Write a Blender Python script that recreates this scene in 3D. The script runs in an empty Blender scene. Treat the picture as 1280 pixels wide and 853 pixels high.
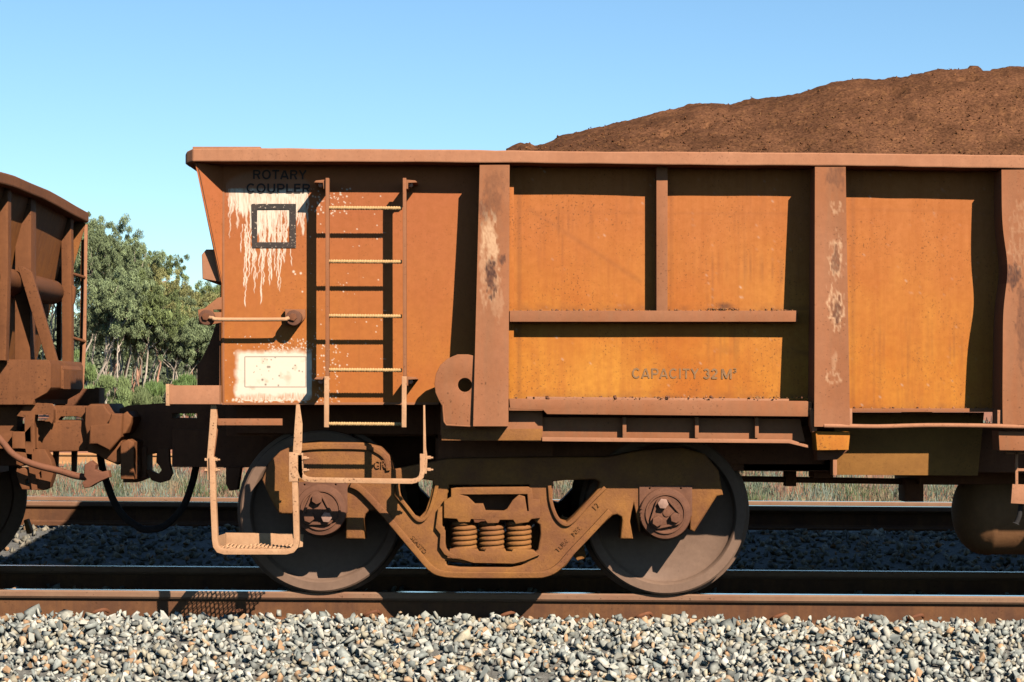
import bpy, bmesh, math, random
import numpy as np
from mathutils import Vector, Matrix, Euler, noise
from mathutils.geometry import tessellate_polygon
random.seed(7); RNG = np.random.default_rng(7)
S = bpy.context.scene
COL = S.collection
PI = math.pi

# ------------------------------------------------------------------ camera
F_PX = 2733.0; D0 = 11.0; CAM_Z = 1.0; HORIZON = 492.5; ROLL = math.radians(0.38)
PITCH = math.atan((HORIZON-426.5)/F_PX)
cam_data = bpy.data.cameras.new('camera'); cam = bpy.data.objects.new('camera', cam_data); COL.objects.link(cam)
cam_data.sensor_width = 36.0; cam_data.lens = F_PX/1280*36.0
cam_data.clip_start = 0.1; cam_data.clip_end = 6000
CAM_M = Matrix.Rotation(PI/2+PITCH, 4, 'X') @ Matrix.Rotation(ROLL, 4, 'Z')
cam.matrix_world = Matrix.Translation((0, -D0, CAM_Z)) @ CAM_M
S.camera = cam
R3 = CAM_M.to_3x3(); CP = Vector((0, -D0, CAM_Z))

# ------------------------------------------------------------------ light
SUN_D = Vector((-0.63, 1.0, -0.87))          # direction the light travels
W = bpy.data.worlds.new("World"); S.world = W; W.use_nodes = True
wn = W.node_tree; bg = wn.nodes['Background']
sky = wn.nodes.new('ShaderNodeTexSky'); sky.sky_type = 'NISHITA'; sky.sun_disc = False
sky.sun_elevation = math.atan2(0.87, math.hypot(0.63, 1.0)); sky.sun_rotation = math.atan2(0.63, -1.0)
sky.altitude = 400; sky.air_density = 1.0; sky.dust_density = 0.0; sky.ozone_density = 1.0
tint = wn.nodes.new('ShaderNodeMix'); tint.data_type = 'RGBA'; tint.blend_type = 'MULTIPLY'; tint.inputs[0].default_value = 1.0
tint.inputs[7].default_value = (0.88, 1.16, 1.36, 1)
wn.links.new(sky.outputs[0], tint.inputs[6]); wn.links.new(tint.outputs[2], bg.inputs[0]); bg.inputs[1].default_value = 0.05
sun_data = bpy.data.lights.new('sun', 'SUN'); sun_data.energy = 5.0; sun_data.angle = math.radians(0.5)
sun_data.color = (1.0, 0.93, 0.82)
sun = bpy.data.objects.new('sun', sun_data); COL.objects.link(sun)
sun.rotation_euler = SUN_D.to_track_quat('-Z', 'Y').to_euler()
S.view_settings.view_transform = 'Standard'; S.view_settings.look = 'None'
S.view_settings.exposure = 1.05; S.view_settings.gamma = 1.0
S.cycles.max_bounces = 4; S.cycles.diffuse_bounces = 0; S.cycles.transmission_bounces = 2

# ------------------------------------------------------------------ picture -> place
def P(px, py, Y):
    d = R3 @ Vector(((px-640)/F_PX, -(py-426.5)/F_PX, -1.0))
    t = (Y-CP.y)/d.y
    return CP + d*t
def PXM(Y): return F_PX/(Y+D0)               # pixels per metre at depth Y

# ------------------------------------------------------------------ materials
def nt(name):
    m = bpy.data.materials.new(name); m.use_nodes = True
    t = m.node_tree; b = t.nodes['Principled BSDF']
    return m, t, b
def N(t, kind, **kw):
    n = t.nodes.new(kind)
    for k, v in kw.items(): setattr(n, k, v)
    return n
def noise_fac(t, co, scale, detail=4, rough=0.6, stretch=None):
    src = co
    if stretch:
        mp = N(t, 'ShaderNodeMapping'); mp.inputs['Scale'].default_value = stretch
        t.links.new(co, mp.inputs['Vector']); src = mp.outputs[0]
    n = N(t, 'ShaderNodeTexNoise'); n.inputs['Scale'].default_value = scale
    n.inputs['Detail'].default_value = detail; n.inputs['Roughness'].default_value = rough
    t.links.new(src, n.inputs['Vector']); return n.outputs[0]
def ramp(t, fac, a, b):
    r = N(t, 'ShaderNodeMapRange'); r.inputs['From Min'].default_value = a; r.inputs['From Max'].default_value = b
    t.links.new(fac, r.inputs['Value']); return r.outputs[0]
def mix(t, fac, a, b):
    m = N(t, 'ShaderNodeMix', data_type='RGBA')
    for sock, v in ((m.inputs[0], fac), (m.inputs[6], a), (m.inputs[7], b)):
        if isinstance(v, (tuple, list)): sock.default_value = (*v, 1) if len(v) == 3 else v
        elif isinstance(v, (int, float)): sock.default_value = v
        else: t.links.new(v, sock)
    return m.outputs[2]
def mul(t, a, k):
    m = N(t, 'ShaderNodeMath', operation='MULTIPLY'); t.links.new(a, m.inputs[0])
    if isinstance(k, (int, float)): m.inputs[1].default_value = k
    else: t.links.new(k, m.inputs[1])
    return m.outputs[0]
ALB = 0.70
def rust(name, ca, cb, cs=None, streak=0.35, pit=(0.05, 0.02, 0.01), pit_lo=0.62, pit_hi=0.72, pit_amt=0.8, rough=0.72,
         bump=0.25, zgrad=None, paint=(0.82, 0.74, 0.62), big=2.2, metal=0.0, fine=1.0):
    sc_ = lambda q: tuple(x*ALB for x in q) if q else q
    ca, cb, cs, pit, paint = map(sc_, (ca, cb, cs, pit, paint))
    if zgrad: zgrad = (zgrad[0], zgrad[1], sc_(zgrad[2]), zgrad[3])
    m, t, b = nt(name)
    tc = N(t, 'ShaderNodeTexCoord'); co = tc.outputs['Object']
    f1 = ramp(t, noise_fac(t, co, big, 5, 0.65), 0.36, 0.64)
    c = mix(t, f1, ca, cb)
    if zgrad:                                   # dust and wear that differ up and down the plate
        z0, z1, cz, amt = zgrad
        sp = N(t, 'ShaderNodeSeparateXYZ'); t.links.new(co, sp.inputs[0])
        add = N(t, 'ShaderNodeMath', operation='ADD'); t.links.new(sp.outputs[2], add.inputs[0])
        t.links.new(mul(t, noise_fac(t, co, 1.6, 3), 0.5), add.inputs[1])
        c = mix(t, mul(t, ramp(t, add.outputs[0], z0+0.25, z1+0.25), amt), c, cz)
    if cs:
        fs = ramp(t, noise_fac(t, co, 1.0, 4, 0.7, (22, 22, 1.3)), 0.42, 0.72)
        c = mix(t, mul(t, fs, streak), c, cs)
    fm = ramp(t, noise_fac(t, co, 38*fine, 3, 0.6), 0.3, 0.7)
    dk = mix(t, mul(t, fm, 0.30), c, tuple(x*0.62 for x in ca))
    fp = ramp(t, noise_fac(t, co, 95*fine, 2, 0.5), pit_lo, pit_hi)
    fq = ramp(t, noise_fac(t, co, 3.5, 3), 0.42, 0.60)
    c = mix(t, mul(t, mul(t, fp, fq), pit_amt), dk, pit)
    at = N(t, 'ShaderNodeAttribute', attribute_name='paint')
    pf = mix(t, mul(t, noise_fac(t, co, 160, 2), 0.25), paint, tuple(x*0.8 for x in paint))
    c = mix(t, at.outputs['Fac'], c, pf)
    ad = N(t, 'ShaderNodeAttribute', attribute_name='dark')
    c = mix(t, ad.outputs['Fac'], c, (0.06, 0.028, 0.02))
    t.links.new(c, b.inputs['Base Color'])
    b.inputs['Roughness'].default_value = rough; b.inputs['Metallic'].default_value = metal
    b.inputs['Specular IOR Level'].default_value = 0.08
    bp = N(t, 'ShaderNodeBump'); bp.inputs['Strength'].default_value = bump; bp.inputs['Distance'].default_value = 0.004
    t.links.new(noise_fac(t, co, 55*fine, 6, 0.7), bp.inputs['Height'])
    t.links.new(bp.outputs[0], b.inputs['Normal'])
    return m
def plain(name, col, rough=0.8, var=0.3, scale=20, metal=0.0, spec=0.3, bump=0.0):
    m, t, b = nt(name)
    tc = N(t, 'ShaderNodeTexCoord'); co = tc.outputs['Object']
    if metal < 0.5: col = tuple(x*ALB for x in col)
    c = mix(t, ramp(t, noise_fac(t, co, scale, 5, 0.7), 0.3, 0.7), tuple(x*(1-var) for x in col), tuple(min(1, x*(1+var)) for x in col))
    t.links.new(c, b.inputs['Base Color']); b.inputs['Roughness'].default_value = rough
    b.inputs['Metallic'].default_value = metal; b.inputs['Specular IOR Level'].default_value = spec
    if bump:
        bp = N(t, 'ShaderNodeBump'); bp.inputs['Strength'].default_value = bump; bp.inputs['Distance'].default_value = 0.01
        t.links.new(noise_fac(t, co, scale*3, 5, 0.7), bp.inputs['Height']); t.links.new(bp.outputs[0], b.inputs['Normal'])
    return m
def attr_mat(name, rough=0.85, trans=0.0, var=0.25, scale=30, spec=0.2):
    m, t, b = nt(name)
    at = N(t, 'ShaderNodeAttribute', attribute_name='col')
    tc = N(t, 'ShaderNodeTexCoord')
    f = ramp(t, noise_fac(t, tc.outputs['Object'], scale, 3), 0.3, 0.7)
    dk = N(t, 'ShaderNodeMix', data_type='RGBA', blend_type='MULTIPLY'); dk.inputs[0].default_value = 1
    t.links.new(at.outputs['Color'], dk.inputs[6])
    t.links.new(mix(t, f, ((1-var)*ALB,)*3, ((1+var)*ALB,)*3), dk.inputs[7])
    t.links.new(dk.outputs[2], b.inputs['Base Color']); b.inputs['Roughness'].default_value = rough
    b.inputs['Specular IOR Level'].default_value = spec
    if trans:
        out = t.nodes['Material Output']; tr = N(t, 'ShaderNodeBsdfTranslucent'); ms = N(t, 'ShaderNodeMixShader')
        t.links.new(dk.outputs[2], tr.inputs[0]); ms.inputs[0].default_value = trans
        t.links.new(b.outputs[0], ms.inputs[1]); t.links.new(tr.outputs[0], ms.inputs[2]); t.links.new(ms.outputs[0], out.inputs[0])
    return m

M = {}
M['sheet'] = rust('orange_weathered_plate', (0.49, 0.142, 0.022), (0.61, 0.24, 0.036), (0.40, 0.115, 0.028), 0.5,
                  pit=(0.16, 0.06, 0.02), pit_lo=0.60, pit_hi=0.68, pit_amt=0.75, zgrad=(1.15, 1.85, (0.48, 0.155, 0.05), 0.85), bump=0.12, big=1.5)
M['sheet_l'] = rust('end_panel_plate', (0.45, 0.135, 0.032), (0.48, 0.16, 0.035), (0.40, 0.12, 0.04), 0.4,
                  pit=(0.16, 0.06, 0.02), pit_lo=0.60, pit_hi=0.68, pit_amt=0.5, zgrad=(1.2, 1.95, (0.42, 0.125, 0.052), 0.8), bump=0.12, paint=(0.80, 0.65, 0.49))
M['post'] = rust('pink_brown_steel', (0.37, 0.145, 0.068), (0.33, 0.118, 0.048), (0.30, 0.14, 0.07), 0.5, pit_lo=0.64, pit_amt=0.6, bump=0.15, paint=(0.62, 0.36, 0.20))
M['rim'] = rust('rim_steel', (0.49, 0.215, 0.112), (0.43, 0.18, 0.09), (0.26, 0.12, 0.07), 0.2, pit_lo=0.6, pit_amt=0.5, bump=0.2, big=4)
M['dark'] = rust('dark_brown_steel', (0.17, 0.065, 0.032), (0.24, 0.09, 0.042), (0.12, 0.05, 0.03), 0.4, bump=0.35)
M['cast'] = rust('cast_steel', (0.23, 0.09, 0.038), (0.34, 0.14, 0.038), None, pit_lo=0.58, pit_amt=0.6, bump=0.6, big=5, fine=1.6)
M['castp'] = rust('bearing_steel', (0.16, 0.07, 0.042), (0.21, 0.09, 0.05), None, pit_lo=0.6, pit_amt=0.5, bump=0.4, big=9)
M['orange'] = rust('orange_bar_steel', (0.62, 0.34, 0.18), (0.52, 0.26, 0.13), None, pit_lo=0.58, pit_amt=0.9, bump=0.4, big=9)
M['rung'] = rust('rung_steel', (0.64, 0.39, 0.17), (0.58, 0.33, 0.14), None, bump=0.1, big=12)
M['wheel'] = rust('wheel_steel', (0.20, 0.118, 0.080), (0.25, 0.15, 0.10), None, pit_lo=0.68, pit_amt=0.3, rough=0.55, bump=0.1, big=3)
M['tread'] = plain('polished_tread', (0.30, 0.28, 0.27), 0.25, 0.1, 8, 0.9)
M['left'] = rust('neighbour_steel', (0.18, 0.067, 0.028), (0.24, 0.09, 0.035), (0.13, 0.05, 0.024), 0.45, pit_lo=0.6, bump=0.25, paint=(0.5, 0.25, 0.1))
M['leftsheet'] = rust('neighbour_plate', (0.26, 0.095, 0.035), (0.34, 0.125, 0.035), (0.13, 0.05, 0.03), 0.6, bump=0.15, big=1.6)
M['hopper'] = rust('centre_hopper_plate', (0.27, 0.115, 0.032), (0.33, 0.145, 0.036), None, pit_lo=0.55, pit_amt=0.6, bump=0.25, big=4)
M['tank'] = rust('tank_steel', (0.22, 0.10, 0.045), (0.30, 0.14, 0.06), None, pit_lo=0.55, pit_amt=0.5, bump=0.3)
M['ink'] = plain('black_stencil_paint', (0.035, 0.026, 0.022), 0.8, 0.5, 90)
M['inkw'] = rust('worn_stencil_frame', (0.055, 0.045, 0.04), (0.10, 0.065, 0.05), None, pit=(0.62, 0.46, 0.33), pit_lo=0.60, pit_hi=0.68, pit_amt=0.95, bump=0.05, fine=0.8)
M['greyink'] = plain('faded_grey_paint', (0.27, 0.135, 0.055), 0.8, 0.25, 60)
M['bolt'] = plain('bolt_steel', (0.36, 0.20, 0.14), 0.5, 0.25, 40, 0.1)
M['black'] = plain('soot_black_rubber', (0.025, 0.02, 0.018), 0.9, 0.3, 20)
M['hose'] = rust('dusty_hose', (0.24, 0.095, 0.05), (0.18, 0.07, 0.04), None, bump=0.2)
M['rail'] = rust('rail_side', (0.13, 0.055, 0.028), (0.20, 0.085, 0.035), (0.09, 0.045, 0.028), 0.6, bump=0.25, big=4)
M['railhead'] = rust('rail_head_side', (0.30, 0.17, 0.10), (0.27, 0.13, 0.075), None, pit_lo=0.66, bump=0.15, big=3)
M['railtop'] = plain('polished_rail_top', (0.55, 0.55, 0.57), 0.12, 0.08, 12, 1.0)
M['redearth'] = plain('red_earth', (0.40, 0.15, 0.07), 0.95, 0.3, 3, bump=0.6)
M['balbase'] = plain('ballast_bed_fines', (0.17, 0.155, 0.13), 0.95, 0.5, 40, bump=0.8)
M['stone'] = attr_mat('crushed_stone', 0.85, 0, 0.22, 60)
M['ore'] = attr_mat('iron_ore', 0.95, 0, 0.5, 75, 0.03)
M['leaf'] = attr_mat('eucalypt_leaf', 0.6, 0.25, 0.1, 3)
M['grass'] = attr_mat('scrub', 0.8, 0.2, 0.1, 3)
M['bark'] = attr_mat('smooth_bark', 0.8, 0, 0.3, 6)
M['sleeper'] = plain('dusty_sleeper', (0.34, 0.16, 0.08), 0.95, 0.3, 8, bump=0.4)

# ------------------------------------------------------------------ object helpers
ORG = {}
def tag(o, label, cat, group=None, kind=None):
    o['label'] = label; o['category'] = cat
    if group: o['group'] = group
    if kind: o['kind'] = kind
    return o
def thing(name, loc, label, cat, group=None):
    o = bpy.data.objects.new(name, None); o.empty_display_size = 0.2; COL.objects.link(o)
    o.location = loc; ORG[o.name] = Vector(loc); return tag(o, label, cat, group)
def origin_of(parent): return ORG.get(parent.name, Vector((0, 0, 0))) if parent else Vector((0, 0, 0))
def link(name, me, mat, parent=None, bevel=0, smooth=None, segs=2):
    org = origin_of(parent)
    if parent is not None: me.transform(Matrix.Translation(-org))
    o = bpy.data.objects.new(name, me); COL.objects.link(o)
    if parent is not None: o.parent = parent; ORG[o.name] = org
    mats = mat if isinstance(mat, list) else [mat]
    for mm in mats: me.materials.append(M[mm] if isinstance(mm, str) else mm)
    if smooth is not None:
        me.polygons.foreach_set('use_smooth', [True]*len(me.polygons)); me.set_sharp_from_angle(angle=math.radians(smooth))
    if bevel:
        b = o.modifiers.new('edge', 'BEVEL'); b.width = bevel; b.segments = segs; b.limit_method = 'ANGLE'; b.angle_limit = math.radians(40)
    return o
def from_bm(bm, name='m'):
    me = bpy.data.meshes.new(name); bm.to_mesh(me); bm.free(); return me
def shape_mesh(loops, y0, y1, rnd=0.0, res=2):
    """world X,Z loops (outer, holes...) -> solid between depths y0 (front) and y1, edges rounded"""
    cu = bpy.data.curves.new('c', 'CURVE'); cu.dimensions = '2D'; cu.fill_mode = 'BOTH'
    for lp in loops:
        s = cu.splines.new('POLY'); s.points.add(len(lp)-1)
        for p, q in zip(s.points, lp): p.co = (q[0], q[1], 0, 1)
        s.use_cyclic_u = True
    h = abs(y1-y0)/2; cu.extrude = max(h-rnd, 1e-4)
    if rnd: cu.bevel_depth = rnd; cu.bevel_resolution = res
    o = bpy.data.objects.new('c', cu); me = bpy.data.meshes.new_from_object(o)
    bpy.data.objects.remove(o); bpy.data.curves.remove(cu)
    bm = bmesh.new(); bm.from_mesh(me); bpy.data.meshes.remove(me)
    bmesh.ops.remove_doubles(bm, verts=bm.verts, dist=1e-5)
    ym = (y0+y1)/2
    for v in bm.verts: v.co = Vector((v.co.x, ym - v.co.z, v.co.y))
    bmesh.ops.recalc_face_normals(bm, faces=bm.faces)
    return bm
def pw(pts, Y): return [(lambda w: (w.x, w.z))(P(x, y, Y)) for x, y in pts]
def plate(name, pts, yf, yb, mat, parent, rnd=0.0, holes=(), smooth=30):
    loops = [pw(pts, yf)] + [pw(h, yf) for h in holes]
    return link(name, from_bm(shape_mesh(loops, yf, yb, rnd)), mat, parent, smooth=smooth)
def rect(x0, y0, x1, y1): return [(x0, y0), (x1, y0), (x1, y1), (x0, y1)]
def box(name, x0, y0, x1, y1, yf, yb, mat, parent, rnd=0.0025): return plate(name, rect(x0, y0, x1, y1), yf, yb, mat, parent, rnd)
def wbox_mesh(a, b):
    bm = bmesh.new(); bmesh.ops.create_cube(bm, size=1)
    a = Vector(a); b = Vector(b)
    for v in bm.verts: v.co = Vector([a[i]+(v.co[i]+0.5)*(b[i]-a[i]) for i in range(3)])
    return from_bm(bm)
def wbox(name, a, b, mat, parent, bevel=0.003): return link(name, wbox_mesh(a, b), mat, parent, bevel=bevel)
def circ(cx, cy, r, n=24, a0=0.0): return [(cx+r*math.cos(a0+2*PI*i/n), cy+r*math.sin(a0+2*PI*i/n)) for i in range(n)]
def frames(pts):
    T = []
    for i in range(len(pts)):
        a = pts[max(i-1, 0)]; b = pts[min(i+1, len(pts)-1)]; T.append((b-a).normalized())
    return T
def tube_bm(bm, pts, r, n=10, cap=True, rz=None):
    pts = [Vector(p) for p in pts]; T = frames(pts); rings = []
    up = Vector((0, 0, 1)) if abs(T[0].z) < 0.9 else Vector((0, 1, 0))
    nrm = (up - T[0]*up.dot(T[0])).normalized()
    for i, p in enumerate(pts):
        nrm = (nrm - T[i]*nrm.dot(T[i])).normalized(); bi = T[i].cross(nrm)
        rr = r[i] if isinstance(r, (list, tuple)) else r
        r2 = rr if rz is None else rz
        rings.append([bm.verts.new(p + nrm*math.cos(2*PI*k/n)*rr + bi*math.sin(2*PI*k/n)*r2) for k in range(n)])
    for i in range(len(rings)-1):
        for k in range(n): bm.faces.new((rings[i][k], rings[i][(k+1) % n], rings[i+1][(k+1) % n], rings[i+1][k]))
    if cap:
        bm.faces.new(rings[0][::-1]); bm.faces.new(rings[-1])
def tube(name, pts, r, mat, parent, n=10, smooth=50, rz=None):
    bm = bmesh.new(); tube_bm(bm, pts, r, n, True, rz); bmesh.ops.recalc_face_normals(bm, faces=bm.faces)
    return link(name, from_bm(bm), mat, parent, smooth=smooth)
def smooth_path(pts, k=6):
    out = []
    n = len(pts)
    for i in range(n-1):
        p0 = pts[max(i-1, 0)]; p1 = pts[i]; p2 = pts[i+1]; p3 = pts[min(i+2, n-1)]
        for j in range(k):
            t = j/k
            out.append(0.5*((2*p1)+(p2-p0)*t+(2*p0-5*p1+4*p2-p3)*t*t+(3*p1-p0-3*p2+p3)*t**3))
    out.append(pts[-1]); return out
def lathe(name, prof, cx, cz, mat, parent, n=64, smooth=35, matidx=None, axis='Y', close=True):
    """profile of (radius, depth) about an axis along Y through (cx, cz)"""
    bm = bmesh.new(); rings = []
    for r, y in prof:
        if r < 1e-6: rings.append([bm.verts.new((cx, y, cz))]); continue
        rings.append([bm.verts.new((cx+r*math.cos(2*PI*k/n), y, cz+r*math.sin(2*PI*k/n))) for k in range(n)])
    for i in range(len(rings)-1):
        a, b = rings[i], rings[i+1]
        for k in range(n):
            k2 = (k+1) % n
            if len(a) == 1: f = bm.faces.new((a[0], b[k2], b[k]))
            elif len(b) == 1: f = bm.faces.new((a[k], a[k2], b[0]))
            else: f = bm.faces.new((a[k], a[k2], b[k2], b[k]))
            if matidx: f.material_index = matidx[i]
    bmesh.ops.recalc_face_normals(bm, faces=bm.faces)
    return link(name, from_bm(bm), mat, parent, smooth=smooth)
def hexbolt(name, px, py, Yf, Yb, rpx, mat, parent, a0=0.2):
    return plate(name, circ(px, py, rpx, 6, a0), Yf, Yb, mat, parent, 0.002)
def text(name, s, px, py, Y, hpx, mat, parent, rot=0.0, ext=0.0006, bold=0.02, xs=1.0, align='LEFT'):
    cu = bpy.data.curves.new('t', 'FONT'); cu.body = s; cu.size = 1.0; cu.extrude = 0.0; cu.offset = bold; cu.align_x = align
    cu.resolution_u = 3
    o = bpy.data.objects.new('t', cu); me = bpy.data.meshes.new_from_object(o)
    bpy.data.objects.remove(o); bpy.data.curves.remove(cu)
    bm = bmesh.new(); bm.from_mesh(me); bpy.data.meshes.remove(me)
    bmesh.ops.remove_doubles(bm, verts=bm.verts, dist=1e-6)
    if ext:
        r = bmesh.ops.extrude_face_region(bm, geom=bm.faces[:])
        sc0 = hpx/0.70/PXM(Y)
        for v in [g for g in r['geom'] if isinstance(g, bmesh.types.BMVert)]: v.co.z += ext/sc0
    bmesh.ops.recalc_face_normals(bm, faces=bm.faces)
    sc = hpx/0.70/PXM(Y); p = P(px, py, Y); c, s_ = math.cos(rot), math.sin(rot)
    for v in bm.verts:
        x = v.co.x*sc*xs; z = v.co.y*sc
        v.co = Vector((p.x + x*c - z*s_, Y - v.co.z*sc, p.z + x*s_ + z*c))
    return link(name, from_bm(bm), mat, parent)
def grid_plate(name, xs, ys, Y, thick, mat, parent, attrs=None, disp=None, smooth=20):
    """front face is a fine sheet of quads over pixel lines xs, ys at depth Y; back and sides closed"""
    nx, ny = len(xs), len(ys)
    X = np.empty((ny, nx)); Z = np.empty((ny, nx))
    a = P(xs[0], ys[0], Y); b = P(xs[-1], ys[0], Y); c = P(xs[0], ys[-1], Y); d = P(xs[-1], ys[-1], Y)
    U = (np.array(xs)-xs[0])/(xs[-1]-xs[0]); V = (np.array(ys)-ys[0])/(ys[-1]-ys[0]); UU, VV = np.meshgrid(U, V)
    X = a.x*(1-UU)*(1-VV)+b.x*UU*(1-VV)+c.x*(1-UU)*VV+d.x*UU*VV
    Z = a.z*(1-UU)*(1-VV)+b.z*UU*(1-VV)+c.z*(1-UU)*VV+d.z*UU*VV
    PX, PY = np.meshgrid(xs, ys)
    YY = np.full((ny, nx), Y)
    if disp is not None: YY = YY + disp(PX, PY)
    co = np.stack([X, YY, Z], -1).reshape(-1, 3)
    idx = np.arange(nx*ny).reshape(ny, nx)
    q = np.stack([idx[:-1, :-1], idx[1:, :-1], idx[1:, 1:], idx[:-1, 1:]], -1).reshape(-1, 4)
    per = np.concatenate([idx[0, :], idx[1:, -1], idx[-1, -2::-1], idx[-2:0:-1, 0]])
    back = co[per].copy(); back[:, 1] = Y+thick; nb = len(per); base = nx*ny
    bi = np.arange(nb)+base
    q2 = np.stack([per, np.roll(per, -1), np.roll(bi, -1), bi], -1)
    faces = [tuple(f) for f in np.concatenate([q, q2]).tolist()] + [tuple(bi.tolist()[::-1])]
    me = bpy.data.meshes.new(name); me.from_pydata(np.concatenate([co, back]).tolist(), [], faces); me.update()
    if attrs:
        for k, fn in attrs.items():
            at = me.attributes.new(k, 'FLOAT', 'POINT')
            vals = np.zeros(len(me.vertices), dtype=np.float32); vals[:nx*ny] = np.clip(fn(PX, PY), 0, 1).reshape(-1)
            at.data.foreach_set('value', vals)
    return link(name, me, mat, parent, smooth=smooth)
def copy_part(o, dx, parent=None):
    c = o.copy(); COL.objects.link(c); c.parent = parent or o.parent; c.location.x += dx; ORG[c.name] = ORG.get(o.name, Vector())
    for ch in list(o.children):
        d = ch.copy(); COL.objects.link(d); d.parent = c
    return c
def vnoise(x, y, seed=0.0):
    """cheap smooth value noise for numpy arrays"""
    xi = np.floor(x).astype(int); yi = np.floor(y).astype(int); xf = x-xi; yf = y-yi
    def h(a, b):
        n = (a*374761393 + b*668265263 + int(seed*1013904223)) & 0x7fffffff
        n = ((n ^ (n >> 13))*1274126177) & 0x7fffffff
        return ((n ^ (n >> 16)) & 0xffff)/65535.0
    u = xf*xf*(3-2*xf); v = yf*yf*(3-2*yf)
    return (h(xi, yi)*(1-u)+h(xi+1, yi)*u)*(1-v)+(h(xi, yi+1)*(1-u)+h(xi+1, yi+1)*u)*v
def fbm(x, y, o=4, seed=0.0):
    s = 0; a = 0.5
    for i in range(o): s = s+a*vnoise(x*2**i, y*2**i, seed+i); a *= 0.5
    return s/(1-0.5**o)
def blob_mesh(name, co, faces_per, nverts, col=None):
    pass
def quad_cloud(name, centers, sx, sy, colors, mat, parent, droop=0.0, kind=None, up=False):
    """many small leaf or blade faces: one quad each"""
    n = len(centers)
    a = RNG.normal(size=(n, 3)); a /= np.linalg.norm(a, axis=1)[:, None]
    if up: a = np.stack([RNG.normal(0, 0.25, n), RNG.normal(0, 0.25, n), np.ones(n)], -1); a /= np.linalg.norm(a, axis=1)[:, None]
    elif droop: a[:, 2] = -np.abs(a[:, 2])-droop; a /= np.linalg.norm(a, axis=1)[:, None]
    b = RNG.normal(size=(n, 3)); b -= a*(a*b).sum(1)[:, None]; b /= np.linalg.norm(b, axis=1)[:, None]
    L = (np.asarray(sy)*np.ones(n))[:, None]; Wd = (np.asarray(sx)*np.ones(n))[:, None]
    c = centers
    v = np.stack([c-b*Wd*0.5, c+a*L*0.5-b*Wd*0.5 if False else c+b*Wd*0.5, c+a*L+b*Wd*0.15, c+a*L-b*Wd*0.15], 1).reshape(-1, 3)
    me = bpy.data.meshes.new(name); me.vertices.add(4*n); me.vertices.foreach_set('co', v.astype(np.float32).ravel())
    me.loops.add(4*n); me.loops.foreach_set('vertex_index', np.arange(4*n, dtype=np.int32))
    me.polygons.add(n); me.polygons.foreach_set('loop_start', np.arange(0, 4*n, 4, dtype=np.int32)); me.polygons.foreach_set('loop_total', np.full(n, 4, dtype=np.int32))
    me.update(calc_edges=True)
    at = me.attributes.new('col', 'FLOAT_COLOR', 'POINT')
    cc = np.ones((n, 4, 4), dtype=np.float32); cc[:, :, :3] = colors[:, None, :]
    at.data.foreach_set('color', cc.ravel())
    o = link(name, me, mat, parent)
    if kind: o['kind'] = kind
    return o

# ---- stone templates
def hull_stone(seed):
    r = random.Random(seed); bm = bmesh.new()
    for i in range(9):
        v = Vector((r.gauss(0, 1), r.gauss(0, 1), r.gauss(0, 1))).normalized()*r.uniform(0.8, 1.08)
        bm.verts.new((v.x*1.0, v.y*r.uniform(0.7, 0.85), v.z*0.64))
    res = bmesh.ops.convex_hull(bm, input=bm.verts)
    bmesh.ops.delete(bm, geom=[g for g in res['geom_interior'] if isinstance(g, bmesh.types.BMVert)], context='VERTS')
    bm.verts.index_update()
    V = np.array([v.co[:] for v in bm.verts]); Fc = np.array([[v.index for v in f.verts] for f in bm.faces]); bm.free()
    return V, Fc
STONES = [hull_stone(i) for i in range(14)]
PAL = np.array([(.40, .385, .32), (.26, .265, .23), (.50, .46, .37), (.57, .52, .43), (.47, .28, .15), (.21, .205, .175), (.40, .34, .24), (.32, .32, .275), (.46, .39, .27), (.52, .34, .20)])
PALW = np.array([.20, .15, .13, .08, .04, .09, .10, .12, .06, .03]); PALW = PALW/PALW.sum()
def rand_rot(n):
    q = RNG.normal(size=(n, 4)); q /= np.linalg.norm(q, axis=1)[:, None]; w, x, y, z = q.T
    return np.stack([np.stack([1-2*(y*y+z*z), 2*(x*y-z*w), 2*(x*z+y*w)], -1), np.stack([2*(x*y+z*w), 1-2*(x*x+z*z), 2*(y*z-x*w)], -1),
                     np.stack([2*(x*z-y*w), 2*(y*z+x*w), 1-2*(x*x+y*y)], -1)], 1)
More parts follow.
